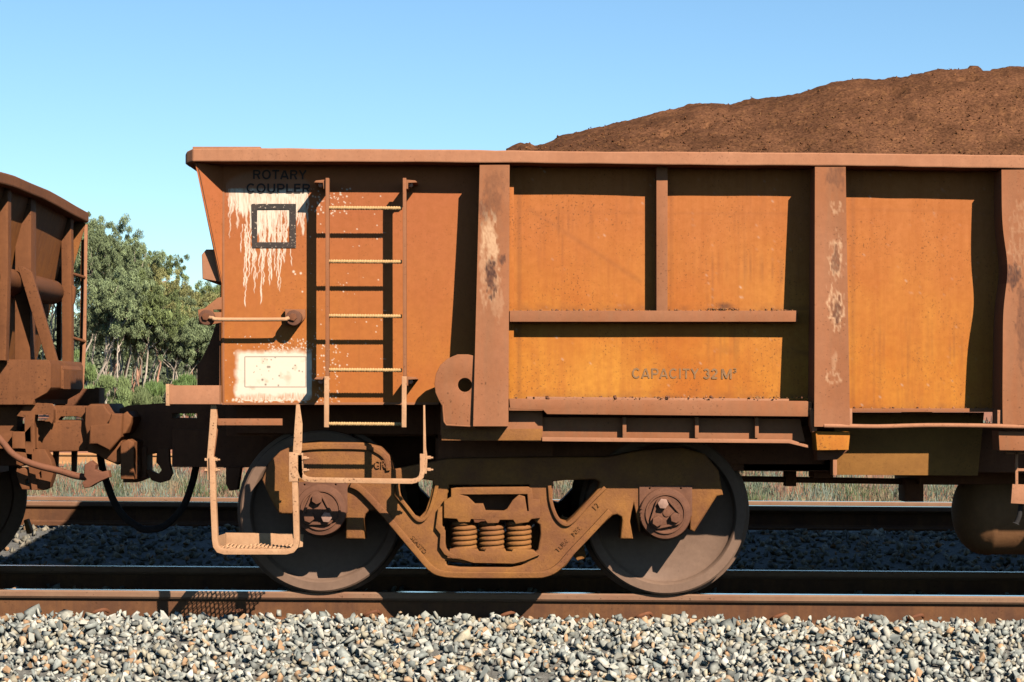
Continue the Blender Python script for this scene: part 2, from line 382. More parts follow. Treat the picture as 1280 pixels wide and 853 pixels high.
def stones(name, pos, size, mat, parent, pal=PAL, palw=PALW, kind='stuff'):
    n = len(pos); vs, fs, cs = [], [], []; off = 0; R = rand_rot(n); which = RNG.integers(0, len(STONES), n)
    colr = pal[RNG.choice(len(pal), n, p=palw)]*RNG.uniform(0.75, 1.2, (n, 1))
    for k, (V, Fc) in enumerate(STONES):
        i = np.where(which == k)[0]
        if not len(i): continue
        st = np.stack([RNG.uniform(0.75, 1.25, len(i)) for _ in range(3)], -1)
        v = np.einsum('nij,nkj->nki', R[i], V[None]*st[:, None, :])*size[i][:, None, None] + pos[i][:, None, :]
        vs.append(v.reshape(-1, 3)); fs.append((Fc[None]+(np.arange(len(i))*len(V))[:, None, None]+off).reshape(-1, 3))
        cs.append(np.repeat(colr[i], len(V), axis=0)); off += len(i)*len(V)
    v = np.concatenate(vs); f = np.concatenate(fs); c = np.concatenate(cs)
    me = bpy.data.meshes.new(name); me.vertices.add(len(v)); me.vertices.foreach_set('co', v.astype(np.float32).ravel())
    me.loops.add(3*len(f)); me.loops.foreach_set('vertex_index', f.astype(np.int32).ravel())
    me.polygons.add(len(f)); me.polygons.foreach_set('loop_start', np.arange(0, 3*len(f), 3, dtype=np.int32)); me.polygons.foreach_set('loop_total', np.full(len(f), 3, dtype=np.int32))
    me.update(calc_edges=True)
    at = me.attributes.new('col', 'FLOAT_COLOR', 'POINT'); at.data.foreach_set('color', np.concatenate([c, np.ones((len(c), 1))], 1).astype(np.float32).ravel())
    o = link(name, me, mat, parent)
    if kind: o['kind'] = kind
    return o

# ================================================================== GROUND
BED = [(-3.4, -1.0), (-0.55, -0.165), (-0.12, -0.145), (0.2, -0.15), (1.9, -0.15), (2.5, -0.08), (3.8, 0.05), (4.6, 0.05), (6.2, 0.02), (7.2, -0.14)]
def bed_z(y): return np.interp(y, [a for a, b in BED], [b for a, b in BED])
def sheet(name, prof, x0, x1, nx, mat):
    vs = []; fs = []; xs = np.linspace(x0, x1, nx)
    for y, z in prof:
        for x in xs: vs.append((x, y, z))
    for i in range(len(prof)-1):
        for j in range(nx-1): a = i*nx+j; fs.append((a, a+1, a+nx+1, a+nx))
    me = bpy.data.meshes.new(name); me.from_pydata(vs, [], fs); me.update()
    o = link(name, me, mat); o['kind'] = 'structure'; return o
sheet('ground', [(-2500, -0.95), (-60, -0.95), (-3.4, -0.93), (0, -0.6), (6.6, -0.3), (7.0, -0.10), (20, -0.10), (60, -0.10), (300, -0.1), (4500, -0.1)], -2500, 2500, 41, 'redearth')
bed = sheet('ballast_bed', BED, -14, 14, 57, 'balbase')
def scatter(x0, x1, y0, y1, n, lift=0.0, jit=0.012):
    x = RNG.uniform(x0, x1, n); y = RNG.uniform(y0, y1, n); z = bed_z(y)+lift+RNG.normal(0, jit, n)
    return np.stack([x, y, z], -1)
# front shoulder: dense, three layers deep
p1 = np.concatenate([scatter(-3.4, 3.4, -1.9, -0.055, 15000, 0.0), scatter(-3.4, 3.4, -1.9, -0.045, 6600, 0.022, 0.012)])
s1 = RNG.lognormal(math.log(0.0250), 0.26, len(p1))
stones('shoulder_stones', p1, s1, 'stone', bed)
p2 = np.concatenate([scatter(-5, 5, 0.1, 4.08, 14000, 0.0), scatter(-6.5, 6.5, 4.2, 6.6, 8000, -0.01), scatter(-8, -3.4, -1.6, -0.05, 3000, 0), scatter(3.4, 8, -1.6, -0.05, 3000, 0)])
stones('bed_stones', p2, RNG.lognormal(math.log(0.03), 0.22, len(p2)), 'stone', bed, PAL*np.array((.62, .56, .50)))  # palette darkened: deeper shade under the wagons is put into the stone colour
# the largest single stones lying on top, each its own piece
ST_MESH = []
for k, (V, Fc) in enumerate(STONES):
    for c in (0, 2, 4, 7, 1, 3):
        me = bpy.data.meshes.new('stone'); me.from_pydata((V*1.0).tolist(), [], Fc.tolist()); me.update()
        at = me.attributes.new('col', 'FLOAT_COLOR', 'POINT'); at.data.foreach_set('color', np.tile(np.append(PAL[c]*RNG.uniform(.85, 1.15), 1.0), len(V)).astype(np.float32))
        me.materials.append(M['stone']); ST_MESH.append(me)
for i in range(290):
    o = bpy.data.objects.new('stone', random.choice(ST_MESH)); COL.objects.link(o); o.parent = bed
    y = random.uniform(-1.15, -0.14); x = random.uniform(-2.35, 2.35); r = random.uniform(0.026, 0.037)
    o.location = (x, y, float(bed_z(y))+0.034); o.scale = (r*random.uniform(0.8, 1.2), r, r*random.uniform(0.7, 1.0))
    o.rotation_euler = (random.uniform(0, 6), random.uniform(0, 6), random.uniform(0, 6))

# ------------------------------------------------------------------ rails
HEAD = 0.070
def rail(Yhead, ztop, x0, x1, label, group=None, clips=()):
    yc = Yhead+HEAD/2; L = (x0+x1)/2
    t = thing('rail', (L, yc, ztop-0.165), label, 'rail', group)
    h = HEAD/2
    head = [(-h+0.006, 0), (h-0.006, 0), (h, -0.008), (h, -0.030), (h-0.008, -0.040), (0.012, -0.050), (-0.012, -0.050), (-h+0.008, -0.040), (-h, -0.030), (-h, -0.008)]
    foot = [(-0.009, -0.050), (0.009, -0.050), (0.010, -0.130), (0.02, -0.142), (0.068, -0.152), (0.068, -0.165), (-0.068, -0.165), (-0.068, -0.152), (-0.02, -0.142), (-0.010, -0.130)]
    def sweep(name, prof, mats, topface=False, z_off=0.0):
        bm = bmesh.new(); n = len(prof); nx = 60; rings = []
        for i in range(nx+1):
            x = x0+(x1-x0)*i/nx
            rings.append([bm.verts.new((x, yc+a, ztop+b)) for a, b in prof])
        for i in range(nx):
            for k in range(n):
                f = bm.faces.new((rings[i][k], rings[i+1][k], rings[i+1][(k+1) % n], rings[i][(k+1) % n]))
                if topface and k == 0: f.material_index = 1
        bm.faces.new(rings[0]); bm.faces.new(rings[-1][::-1]); bmesh.ops.recalc_face_normals(bm, faces=bm.faces)
        return link(name, from_bm(bm), mats, t)
    sweep('rail_head', head, ['railhead', 'railtop'], True)
    sweep('rail_web', [(a, b-(0.0005 if b > -0.06 else 0)) for a, b in foot], ['rail'])
    for cx in clips:
        bm = bmesh.new(); z = ztop-0.125
        tube_bm(bm, smooth_path([Vector((cx-0.05, yc-0.06, z)), Vector((cx-0.03, yc-0.10, z+0.02)), Vector((cx+0.02, yc-0.09, z+0.035)), Vector((cx+0.04, yc-0.05, z+0.02))]), 0.009, 6)
        link('rail_clip', from_bm(bm), 'dark', t, smooth=60)
    return t
clipx = [-2.05+0.68*i for i in range(8)]
rail(0.0, 0.0, -14, 14, 'nearest rusty rail right along the edge of the sunlit gravel', clips=clipx)
rail(1.505, 0.0, -14, 14, 'second rail back, a shiny line under the far wheels of the wagons')
YB = 4.10; ZB = 0.239
rail(YB, ZB, -18, 18, 'shaded rail of the empty track behind the wagons, seen below their floors')
rail(YB+1.505, ZB-0.04, -18, 18, 'sunlit farther rail of the empty track, along the edge of the scrub')
t3 = rail(20.6, 0.105, -22, 22, 'distant orange dusted rail at the foot of the red earth bank')
M['dustrail'] = rust('dust_covered_rail', (0.60, 0.30, 0.13), (0.55, 0.25, 0.10), None, bump=0.1)
for ch in t3.children:
    for k in range(len(ch.data.materials)): ch.data.materials[k] = M['dustrail']
for i in range(44):
    x = -10+0.46*i if False else -14+0.64*i
    o = wbox('sleeper', (x, 19.9, -0.13), (x+0.24, 22.4, -0.061), 'sleeper', None)
    tag(o, 'dusty red sleeper under the distant orange rail', 'sleeper', 'sleepers under the distant rail')
# low bank of red earth behind
sheet('red_earth_bank', [(23.5, -0.12), (26, 0.10), (30, 0.12), (33, -0.12)], -40, 60, 80, 'redearth')

# ================================================================== MAIN WAGON
Y_SH, Y_POST, Y_RIM = -0.3800, -0.6001, -0.5404
YC = 0.7875                                   # centre line of the track
def far(y): return 2*YC - y
wagon = thing('ore_wagon', (P(700, 741, 0).x, YC, 0.0), 'orange rusty ore wagon with a side ladder, stencilled capacity figures and a heaped load', 'railway wagon')
XR = P(2330, 400, Y_SH).x                     # far right end of the wagon
OFF = 4.95                                    # to the second bogie
PMID = P(1278, 400, Y_POST).x

# ---- side sheets -------------------------------------------------
def canning(PX, PY): return (fbm(PX/140.0, PY/110.0, 2, 3)-0.5)*0.007
rr = random.Random(3)
drips = []
for i in range(150):
    x = rr.uniform(285, 384); c = 1-abs(x-335)/52
    e = 244+rr.uniform(8, 42)*(0.5+c) + (rr.random() < 0.25)*rr.uniform(0, 35)
    drips.append((x, 236, e, rr.uniform(0.6, 2.0), rr.uniform(0, 9), rr.uniform(0.55, 1)))
for x, e in ((299, 317), (304, 360), (306, 385), (309, 352), (317, 368), (313, 345), (325, 382), (322, 350), (326, 340), (337, 352), (335, 358), (341, 340), (346, 362), (349, 366), (345, 348), (352, 330), (362, 334), (315, 330), (328, 330), (355, 322)):
    drips.append((x+3, 280, e, rr.uniform(0.7, 1.3), rr.uniform(0, 9), 0.95))
    drips.append((x+4+rr.uniform(-3, 3), 290, e-rr.uniform(15, 40), rr.uniform(0.7, 1.5), rr.uniform(0, 9), 0.9))
def seg_dots(n, x0, y0, x1, y1, r0, r1, seed, bias=0):
    r_ = random.Random(seed); return [(r_.uniform(x0, x1), y0+(y1-y0)*(r_.random()**(1+bias)), r_.uniform(r0, r1)) for _ in range(n)]
dots = seg_dots(70, 388, 236, 440, 268, 0.4, 1.2, 1) + seg_dots(70, 386, 240, 480, 460, 0.35, 0.9, 2) + seg_dots(90, 385, 425, 425, 505, 0.4, 1.1, 4) \
    + seg_dots(90, 335, 424, 386, 440, 0.4, 1.0, 5) + seg_dots(60, 290, 498, 384, 504, 0.6, 1.8, 6) + seg_dots(70, 280, 420, 390, 504, 0.3, 0.8, 8) + [(367, 340, 1.6), (369, 343, 1.1), (376, 342, 1.4), (378, 365, 1.0)]
def paint_a(PX, PY):
    m = np.zeros_like(PX)
    arch = 236 - 26*np.sqrt(np.clip(1-((PX-335)/56)**2, 0, 1))      # faint oversprayed halo above
    m = np.maximum(m, 0.10*np.clip((PY-arch)/6, 0, 1)*(np.abs(PX-335) < 53)*(PY < 245))
    st = vnoise(PX*1.3, PY*0.10, 5)*0.6 + vnoise(PX*0.45, PY*0.05, 7)*0.4
    bot = 258+38*np.clip(1-np.abs(PX-338)/46, 0, 1)*vnoise(PX*0.35, PX*0+3, 9)*1.3 + 12*vnoise(PX*0.9, PX*0+1, 2)
    left = np.clip((PX-(286+(PY-238)*0.30+3*vnoise(PX*0+1, PY*0.4, 4)))/3, 0, 1); right = np.clip(((386-(PY-238)*0.16)-PX)/3, 0, 1)
    body = np.clip((PY-234)/5, 0, 1)*np.clip((bot-PY)/6, 0, 1)*left*right*(0.42+0.75*np.clip((st-0.25)*2, 0, 1))
    m = np.maximum(m, body)
    for x, y0, y1, w, ph, a in drips:
        sel = (np.abs(PX-x) < 6) & (PY > y0) & (PY < y1+2)
        if not sel.any(): continue
        px, py = PX[sel], PY[sel]
        cx = x - (py-280)*0.02 + 0.6*np.sin(py*0.10+ph) * np.clip((py-290)/25, 0, 1) + (vnoise(py*0.16, py*0+ph*7, 3)-0.5)*3.0+(vnoise(py*0.5, py*0+ph*5, 4)-0.5)*1.2
        ww = 0.72*w*(0.5+0.95*vnoise(py*0.13+ph, py*0, 6))*np.clip((y1-py)/10+0.35, 0.3, 1)
        v = a*np.clip(1.35-np.abs(px-cx)/ww, 0, 1)*np.clip((y1-py)/3, 0, 1)*(0.6+0.6*vnoise(px*0.9, py*0.25, 8))
        m[sel] = np.maximum(m[sel], v)
    # the cream panel
    n1 = (fbm(PX/9, PY/9, 3, 11)-0.5)*9
    dx = np.maximum(np.maximum(299-PX, PX-387), 0); dy = np.maximum(np.maximum(444-PY, PY-490), 0); d = np.hypot(dx, dy)+n1
    m = np.maximum(m, np.clip(1.15-d/7.0, 0, 1)*(PX < 390))
    fr = (PX > 299+2*vnoise(PY*0.5, PY*0, 1)) & (PX < 386) & (PY > 486) & (PY < 500.5)
    m = np.maximum(m, fr*np.clip(0.25+1.2*vnoise(PX*1.1, PY*0.12, 12)*(1-(PY-486)/26), 0, 1)); m = np.maximum(m, ((PX > 303) & (PX < 382) & (np.abs(PY-500.8) < 0.8))*0.9*(vnoise(PX*0.3, PX*0, 5) > 0.3))
    for x, y, r in dots:
        sel = (np.abs(PX-x) < 4) & (np.abs(PY-y) < 4)
        m[sel] = np.maximum(m[sel], np.clip(1.4-np.hypot(PX[sel]-x, PY[sel]-y)/r, 0, 1)*0.9)
    return m
spots = [(321, 458, .9), (325, 462, .7), (318, 465, .6), (329, 452, .9), (331, 449, .7), (328, 454, .5), (334, 450, .8), (339, 450, 1.0), (344, 447, 1.2), (335, 459, 1.7), (336, 464, .8), (337, 459, 1.5), (328, 475, 1.7), (349, 470, 1.2), (341, 474, .8), (332, 481, 1.5), (348, 482, 1.2), (369, 457, 1.1), (366, 461, 1.1), (374, 464, 1.2), (378, 465, 1.0), (332, 439, 1.0), (317, 466, .7), (327, 469, .6)]
def dark_a(PX, PY):
    m = np.zeros_like(PX)
    for x, y, r in spots:
        sel = (np.abs(PX-x) < 4) & (np.abs(PY-y) < 4); m[sel] = np.maximum(m[sel], np.clip(1.3-np.hypot(PX[sel]-x, PY[sel]-y)/r, 0, 1)*0.8)
    edge = ((np.abs(PX-306) < 0.6) | (np.abs(PX-382.5) < 0.6)) & (PY > 446) & (PY < 484) | ((np.abs(PY-446) < 0.6) | (np.abs(PY-484) < 0.6)) & (PX > 306) & (PX < 383)
    m = np.maximum(m, edge*0.55)
    seam = (np.abs(PX-449) < 0.5)*0.15
    return np.maximum(m, seam)
xa = np.concatenate([np.arange(277, 400, 0.5), np.arange(400, 480, 0.8), np.arange(480, 600.1, 4)])
ya = np.arange(203, 504.6, 0.7)
grid_plate('side_sheet', xa.tolist(), ya.tolist(), Y_SH, 0.01, 'sheet_l', wagon, {'paint': paint_a, 'dark': dark_a}, canning)
def line_(PX, PY, x0, y0, x1, y1, w, a):
    t_ = np.clip(((PX-x0)*(x1-x0)+(PY-y0)*(y1-y0))/((x1-x0)**2+(y1-y0)**2), 0, 1)
    return a*np.clip(1.2-np.hypot(PX-(x0+t_*(x1-x0)), PY-(y0+t_*(y1-y0)))/w, 0, 1)
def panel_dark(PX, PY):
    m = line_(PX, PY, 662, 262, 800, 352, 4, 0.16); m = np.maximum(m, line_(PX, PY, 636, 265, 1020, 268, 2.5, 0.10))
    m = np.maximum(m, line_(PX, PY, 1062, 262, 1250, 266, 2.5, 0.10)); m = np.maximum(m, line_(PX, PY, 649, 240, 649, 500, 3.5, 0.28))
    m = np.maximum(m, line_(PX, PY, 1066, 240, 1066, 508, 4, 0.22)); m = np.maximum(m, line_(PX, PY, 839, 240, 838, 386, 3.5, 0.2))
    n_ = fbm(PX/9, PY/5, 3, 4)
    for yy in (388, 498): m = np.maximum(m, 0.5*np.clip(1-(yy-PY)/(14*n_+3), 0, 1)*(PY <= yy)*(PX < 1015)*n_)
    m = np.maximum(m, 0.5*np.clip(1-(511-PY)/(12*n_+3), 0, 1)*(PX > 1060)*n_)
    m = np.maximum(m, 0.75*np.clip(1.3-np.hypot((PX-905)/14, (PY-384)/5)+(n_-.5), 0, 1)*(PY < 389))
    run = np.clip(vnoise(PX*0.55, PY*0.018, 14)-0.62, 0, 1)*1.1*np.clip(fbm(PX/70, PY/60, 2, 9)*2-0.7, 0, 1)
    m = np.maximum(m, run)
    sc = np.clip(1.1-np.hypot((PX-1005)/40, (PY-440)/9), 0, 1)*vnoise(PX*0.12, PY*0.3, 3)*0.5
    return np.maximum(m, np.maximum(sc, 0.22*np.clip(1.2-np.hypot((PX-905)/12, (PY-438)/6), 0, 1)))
def panel_scuff(PX, PY):
    d_ = np.clip(vnoise(PX*0.9, PY*0.9, 3)*vnoise(PX*0.31, PY*0.33, 8)-0.70, 0, 1)*2.0
    return d_*np.clip(fbm(PX/60, PY/60, 2, 5)*2-0.6, 0, 1)
for (a, b, y0, y1) in ((600.6, 1022, 202, 500), (1022.6, 1257, 204, 512.5), (1257.6, 1500, 206, 514), (1500.6, 1920, 208, 516), (1920.6, 2326, 210, 518)):
    st_ = 2.5 if a < 1260 else 9
    grid_plate('side_sheet', list(np.arange(a, b-1, st_))+[b], list(np.arange(y0, y1-1, st_))+[y1], Y_SH, 0.01, 'sheet', wagon, {'dark': panel_dark, 'paint': panel_scuff} if a < 1260 else None, canning)
zt = P(640, 205, Y_SH).z; zb = P(640, 505, Y_SH).z; xl = P(277, 400, Y_SH).x
wbox('side_sheet', (xl, far(Y_SH)-0.01, zb), (XR, far(Y_SH), zt), 'sheet', wagon)
wbox('floor_plate', (xl+0.02, Y_SH+0.02, zb+0.08), (XR-0.02, far(Y_SH)-0.02, zb+0.10), 'dark', wagon)
# lower edge lips of the sheets
box('sheet_lip', 278, 503.6, 548, 506, Y_SH-0.012, Y_SH+0.01, 'post', wagon, 0.001)
box('sheet_lip', 1064, 511, 1253, 515, Y_SH-0.03, Y_SH-0.002, 'post', wagon, 0.001)
# end: sloping end sheet and corner gussets
def poly3(name, verts, faces, mat, parent, smooth=None):
    me = bpy.data.meshes.new(name); me.from_pydata([tuple(v) for v in verts], [], faces)
    bm = bmesh.new(); bm.from_mesh(me); bmesh.ops.recalc_face_normals(bm, faces=bm.faces); bm.to_mesh(me); bm.free()
    return link(name, me, mat, parent, smooth=smooth)
def solid3(name, tri, off, mat, parent):
    n = len(tri); off = Vector(off); v = [Vector(p) for p in tri]+[Vector(p)+off for p in tri]
    f = [tuple(range(n)), tuple(range(2*n-1, n-1, -1))]+[(i, (i+1) % n, n+(i+1) % n, n+i) for i in range(n)]
    return poly3(name, v, f, mat, parent)
e0 = P(243.5, 203, -0.5143); e1 = P(275, 352, Y_SH)
def gusset(mir):
    a = P(279.5, 203, Y_SH); b = P(243.5, 203, -0.5143); c = P(277.5, 356, Y_SH)
    g = [a, b, c]
    if mir: g = [Vector((p.x, far(p.y), p.z)) for p in g]
    solid3('corner_gusset', g, (0, 0.008*(-1 if mir else 1), 0), 'sheet_l', wagon)
gusset(False); gusset(True)
solid3('end_sheet', [Vector((e0.x, -0.5068, e0.z)), Vector((e0.x, far(-0.5068), e0.z)), Vector((e1.x, far(Y_SH), e1.z)), Vector((e1.x, Y_SH, e1.z))], (0.012, 0, 0), 'dark', wagon)
solid3('end_sheet', [Vector((e1.x, Y_SH+0.012, e1.z+.001)), Vector((e1.x, far(Y_SH)-0.012, e1.z+.001)), Vector((e1.x, far(Y_SH)-0.012, zb)), Vector((e1.x, Y_SH+0.012, zb))], (0.012, 0, 0), 'dark', wagon)
wbox('end_sheet', (XR-0.012, Y_SH+0.012, zb), (XR, far(Y_SH)-0.012, zt), 'dark', wagon)
plate('weld_seam', rect(278.2, 236, 280.2, 503), Y_SH-0.003, Y_SH+0.004, 'post', wagon, 0.001)

# ---- top rim ------------------------------------------------------
def rim_side(mir):
    # outline in plan, swept as a box section with slightly wavy edges
    bm = bmesh.new(); rings = []
    top = [(228.8, 190.5), (232, 188.3), (241, 186), (330, 185), (400, 186), (560, 187), (700, 189), (880, 190), (1040, 191.3), (1280, 194.5), (1500, 196), (2340, 202)]
    bot = [(228.8, 204), (232, 203.3), (241, 202), (330, 202), (400, 202.6), (560, 203), (700, 204.5), (880, 206.5), (1040, 207.3), (1280, 211), (1500, 212.5), (2340, 219)]
    xs = np.concatenate([[228.8, 232, 241], np.arange(260, 2341, 20)])
    for i, x in enumerate(xs):
        yt = np.interp(x, [a for a, b in top], [b for a, b in top]) + (vnoise(np.array(x/23.0), np.array(0.0), 2)-0.5)*0.8
        yb_ = np.interp(x, [a for a, b in bot], [b for a, b in bot]) + (vnoise(np.array(x/31.0), np.array(0.0), 4)-0.5)*0.8
        yf = Y_RIM + (0.075 if x == 228.8 else 0.04 if x == 232 else 0) + (vnoise(np.array(x/60.0), np.array(0.0), 9)-0.5)*0.008
        a = P(x, yt, Y_RIM); b = P(x, yb_, Y_RIM)
        loop = [Vector((a.x, yf, a.z)), Vector((a.x, -0.33, a.z)), Vector((a.x, -0.33, b.z)), Vector((b.x, yf, b.z))]
        if mir: loop = [Vector((p.x, far(p.y), p.z)) for p in loop]
        rings.append([bm.verts.new(p) for p in loop])
    for i in range(len(rings)-1):
        for k in range(4): bm.faces.new((rings[i][k], rings[i][(k+1) % 4], rings[i+1][(k+1) % 4], rings[i+1][k]))
    bm.faces.new(rings[0]); bm.faces.new(rings[-1]); bmesh.ops.recalc_face_normals(bm, faces=bm.faces)
    return link('top_rim', from_bm(bm), 'rim', wagon, bevel=0.006)
rim_side(False); rim_side(True)
ra = P(228.5, 190.5, -0.5217); rb = P(228.5, 203.5, -0.5217); rc = P(237, 188, -0.5217)
# end rim with chamfered corners
bm = bmesh.new()
plan = [(ra.x+0.001, -0.334), (ra.x+0.06, -0.334), (ra.x+0.06, far(-0.334)), (ra.x+0.001, far(-0.334))]
lo = [bm.verts.new((x, y, rb.z)) for x, y in plan]; hi = [bm.verts.new((x, y, ra.z+0.012)) for x, y in plan]
bm.faces.new(lo); bm.faces.new(hi[::-1])
for i in range(4): bm.faces.new((lo[i], lo[(i+1) % 4], hi[(i+1) % 4], hi[i]))
bmesh.ops.recalc_face_normals(bm, faces=bm.faces); link('end_rim', from_bm(bm), 'rim', wagon, bevel=0.008)
box('rim_cap_plate', 241, 183.8, 325, 186, -0.5217, -0.3800, 'rim', wagon, 0.001)
wbox('end_rim', (XR, Y_RIM+0.02, zt-0.04), (XR+0.06, far(Y_RIM)-0.02, zt+0.02), 'rim', wagon)

# ---- posts --------------------------------------------------------
def blobs(lst):
    def fn(PX, PY):
        m = np.zeros_like(PX)
        for cx, cy, rx, ry, a, ring in lst:
            d = np.hypot((PX-cx)/rx, (PY-cy)/ry) + (fbm(PX/3.2, PY/7, 4, 2)-0.5)*1.9
            v = np.clip(1.2-d, 0, 1)*2.2 if not ring else np.clip(1.15-np.abs(d-0.8)/0.36, 0, 1)*np.clip(vnoise(PX*0.5, PY*0.2, 6)*2.2-0.2, 0, 1)
            m = np.maximum(m, a*np.clip(v, 0, 1))
        return m*(0.55+0.8*vnoise(PX*0.8, PY*0.35, 3))
    return fn
def post(x0t, x0b, x1t, x1b, yt, yb_, paint=None, dark=None, dent=None, Yf=Y_POST):
    xs = np.linspace(0, 1, 40); ys = np.arange(yt, yb_+0.5, 2.0)
    co = []; nx = len(xs); ny = len(ys); PX = np.zeros((ny, nx)); PY = np.zeros((ny, nx))
    for j, y in enumerate(ys):
        v = (y-yt)/(yb_-yt); l = x0t+(x0b-x0t)*v + (dent(y) if dent else 0); r = x1t+(x1b-x1t)*v
        for i, u in enumerate(xs):
            PX[j, i] = l+(r-l)*u; PY[j, i] = y
    base = [P(PX[j, i], PY[j, i], Yf) for j in range(ny) for i in range(nx)]
    zt_p, zb_p = base[0].z, base[-1].z
    yy = [p.y + 0.052*(p.z-zb_p)/(zt_p-zb_p) - 0.006 + 0.004*math.sin(p.z*4.0)+0.003*math.sin(p.x*30) for p in base]
    co = [(p.x, q, p.z) for p, q in zip(base, yy)]
    idx = np.arange(nx*ny).reshape(ny, nx)
    q = np.stack([idx[:-1, :-1], idx[1:, :-1], idx[1:, 1:], idx[:-1, 1:]], -1).reshape(-1, 4).tolist()
    per = np.concatenate([idx[0, :], idx[1:, -1], idx[-1, -2::-1], idx[-2:0:-1, 0]]).tolist()
    bi = list(range(nx*ny, nx*ny+len(per)))
    co += [(co[k][0], Y_SH-0.001, co[k][2]) for k in per]
    n = len(per)
    q += [(per[i], per[(i+1) % n], bi[(i+1) % n], bi[i]) for i in range(n)]
    me = bpy.data.meshes.new('side_post'); me.from_pydata(co, [], q); me.update()
    for nm, fn in (('paint', paint), ('dark', dark)):
        if fn:
            at = me.attributes.new(nm, 'FLOAT', 'POINT'); vals = np.zeros(len(me.vertices), dtype=np.float32)
            vals[:nx*ny] = np.clip(fn(PX, PY), 0, 1).reshape(-1); at.data.foreach_set('value', vals)
    return link('side_post', me, 'post', wagon, smooth=30)
post(599.5, 591.5, 637, 635.5, 205, 533,
     blobs([(612, 300, 9, 30, .8, 0), (616, 305, 5, 22, 1, 0), (614, 345, 9, 26, .55, 1), (604, 315, 4, 50, .4, 0), (620, 380, 8, 18, .25, 0)]),
     blobs([(603, 262, 8, 14, .5, 0), (614, 345, 6, 22, .9, 0), (628, 325, 5, 6, .7, 0), (614, 250, 12, 20, .35, 0), (620, 225, 12, 14, .25, 0)]))
post(1020.5, 1017.5, 1059, 1062, 207.5, 535,
     blobs([(1047, 258, 7, 7, .6, 1), (1047, 326, 8, 24, .8, 1), (1046, 384, 9, 24, .9, 1), (1042, 472, 8, 7, .6, 1), (1043, 452, 3, 9, .35, 0)]),
     blobs([(1047, 222, 11, 13, .4, 0), (1046, 326, 5, 18, .5, 0), (1046, 386, 5, 15, .6, 0)]))
dent = lambda y: 1.0*max(0, (y-213)/330)*0 + 6.5*math.exp(-((y-335)/40.0)**2) - 1.0*math.exp(-((y-500)/60.0)**2)
post(1255, 1254, 1297, 1297, 211, 531, blobs([(1275, 300, 10, 40, .3, 1)]), blobs([(1268, 345, 10, 14, .8, 0), (1277, 400, 6, 60, .45, 0)]), dent)
post(1500, 1498, 1538, 1540, 212, 533)
post(1918, 1916, 1956, 1958, 214, 536)
for cx in (614, 1040, 1276, 1518, 1937):
    a = P(cx-19, 206, Y_POST).x; b = P(cx+19, 206, Y_POST).x
    wbox('side_post', (a, far(Y_SH)+0.001, zb-0.05), (b, far(Y_POST), zt-0.01), 'post', wagon)
# narrow doubler strips beside posts
box('edge_strip', 636, 232, 642, 500, -0.4173, Y_SH-0.008, 'sheet', wagon, 0.001)
plate('post_lug', [(598, 447), (585, 444), (572, 444), (560, 449), (551, 457), (545.5, 468), (543.8, 480), (545, 491), (549, 500), (553, 507), (554.5, 526), (557, 531), (594, 533), (598, 531)],
      -0.5777, -0.5590, 'post', wagon, 0.003, holes=[circ(581, 481.5, 9.5, 20)])
tube('weld_bead', [P(553.5, 506, -0.5777), P(555, 527, -0.5777), P(558, 531.5, -0.5777), P(592, 533.3, -0.5777)], 0.004, 'post', wagon, 6)
tube('weld_bead', [P(594, 447, -0.5784), P(592, 531, -0.5784)], 0.0045, 'post', wagon, 6)
# jacking pad
plate('jacking_pad', [(552.5, 507), (636, 507), (636, 512), (677, 512.5), (677, 544), (675, 551), (556, 549), (552, 543)], -0.50, -0.40, 'post', wagon, 0.006)
box('jacking_pad_lip', 552.5, 537, 677, 550.3, -0.507, -0.5005, 'cast', wagon, 0.003)
box('pad_top_weld', 636.5, 510, 678, 513.2, -0.5650, -0.4546, 'post', wagon, 0.0012)

# ---- stiffeners ---------------------------------------------------
box('horizontal_stiffener', 637.5, 389, 996, 402, -0.4658, Y_SH-0.001, 'post', wagon, 0.002)
box('vertical_stiffener', 821, 208, 834, 388.6, -0.4621, Y_SH-0.001, 'post', wagon, 0.002)
plate('bottom_ledge', [(637, 499), (660, 499), (662, 500), (1008, 502), (1014.5, 503.5), (1014.5, 514), (1010, 520.5), (684, 517.5), (679, 512), (638, 511)], -0.5665, Y_SH-0.001, 'post', wagon, 0.002)
plate('ledge_strip', [(659, 496.3), (986, 499), (986, 502), (659, 499.8)], -0.4919, Y_SH-0.002, 'rim', wagon, 0.001)
plate('underframe_web', [(678, 522), (1000, 524), (1006, 552), (678, 549)], -0.47, -0.455, 'post', wagon, 0.001)
plate('underframe_flange', [(678, 547), (988, 550), (1010, 557), (1011, 560), (986, 554), (678, 551.5)], -0.515, -0.46, 'rim', wagon, 0.0012)
for x in (780.5, 871, 946):
    box('web_stiffener', x-2, 522, x+2.2, 547.5, -0.51, -0.47, 'post', wagon, 0.001)
plate('ledge_end_bracket', [(1013, 511), (1019, 512), (1021, 538), (1016, 540), (1014, 530)], -0.5814, -0.5068, 'post', wagon, 0.002)
# post feet
plate('post_foot', [(1020, 540), (1062, 541), (1060, 562), (1022, 562.5)], -0.5665, -0.4173, 'sheet', wagon, 0.003)
plate('post_foot', [(1022.3, 563), (1059.6, 562.6), (1046, 574), (1023, 575)], -0.4919, -0.35, 'dark', wagon, 0.003)
plate('post_foot', [(1249, 540), (1296, 541), (1296, 563), (1250, 562.5)], -0.5665, -0.4173, 'post', wagon, 0.003)
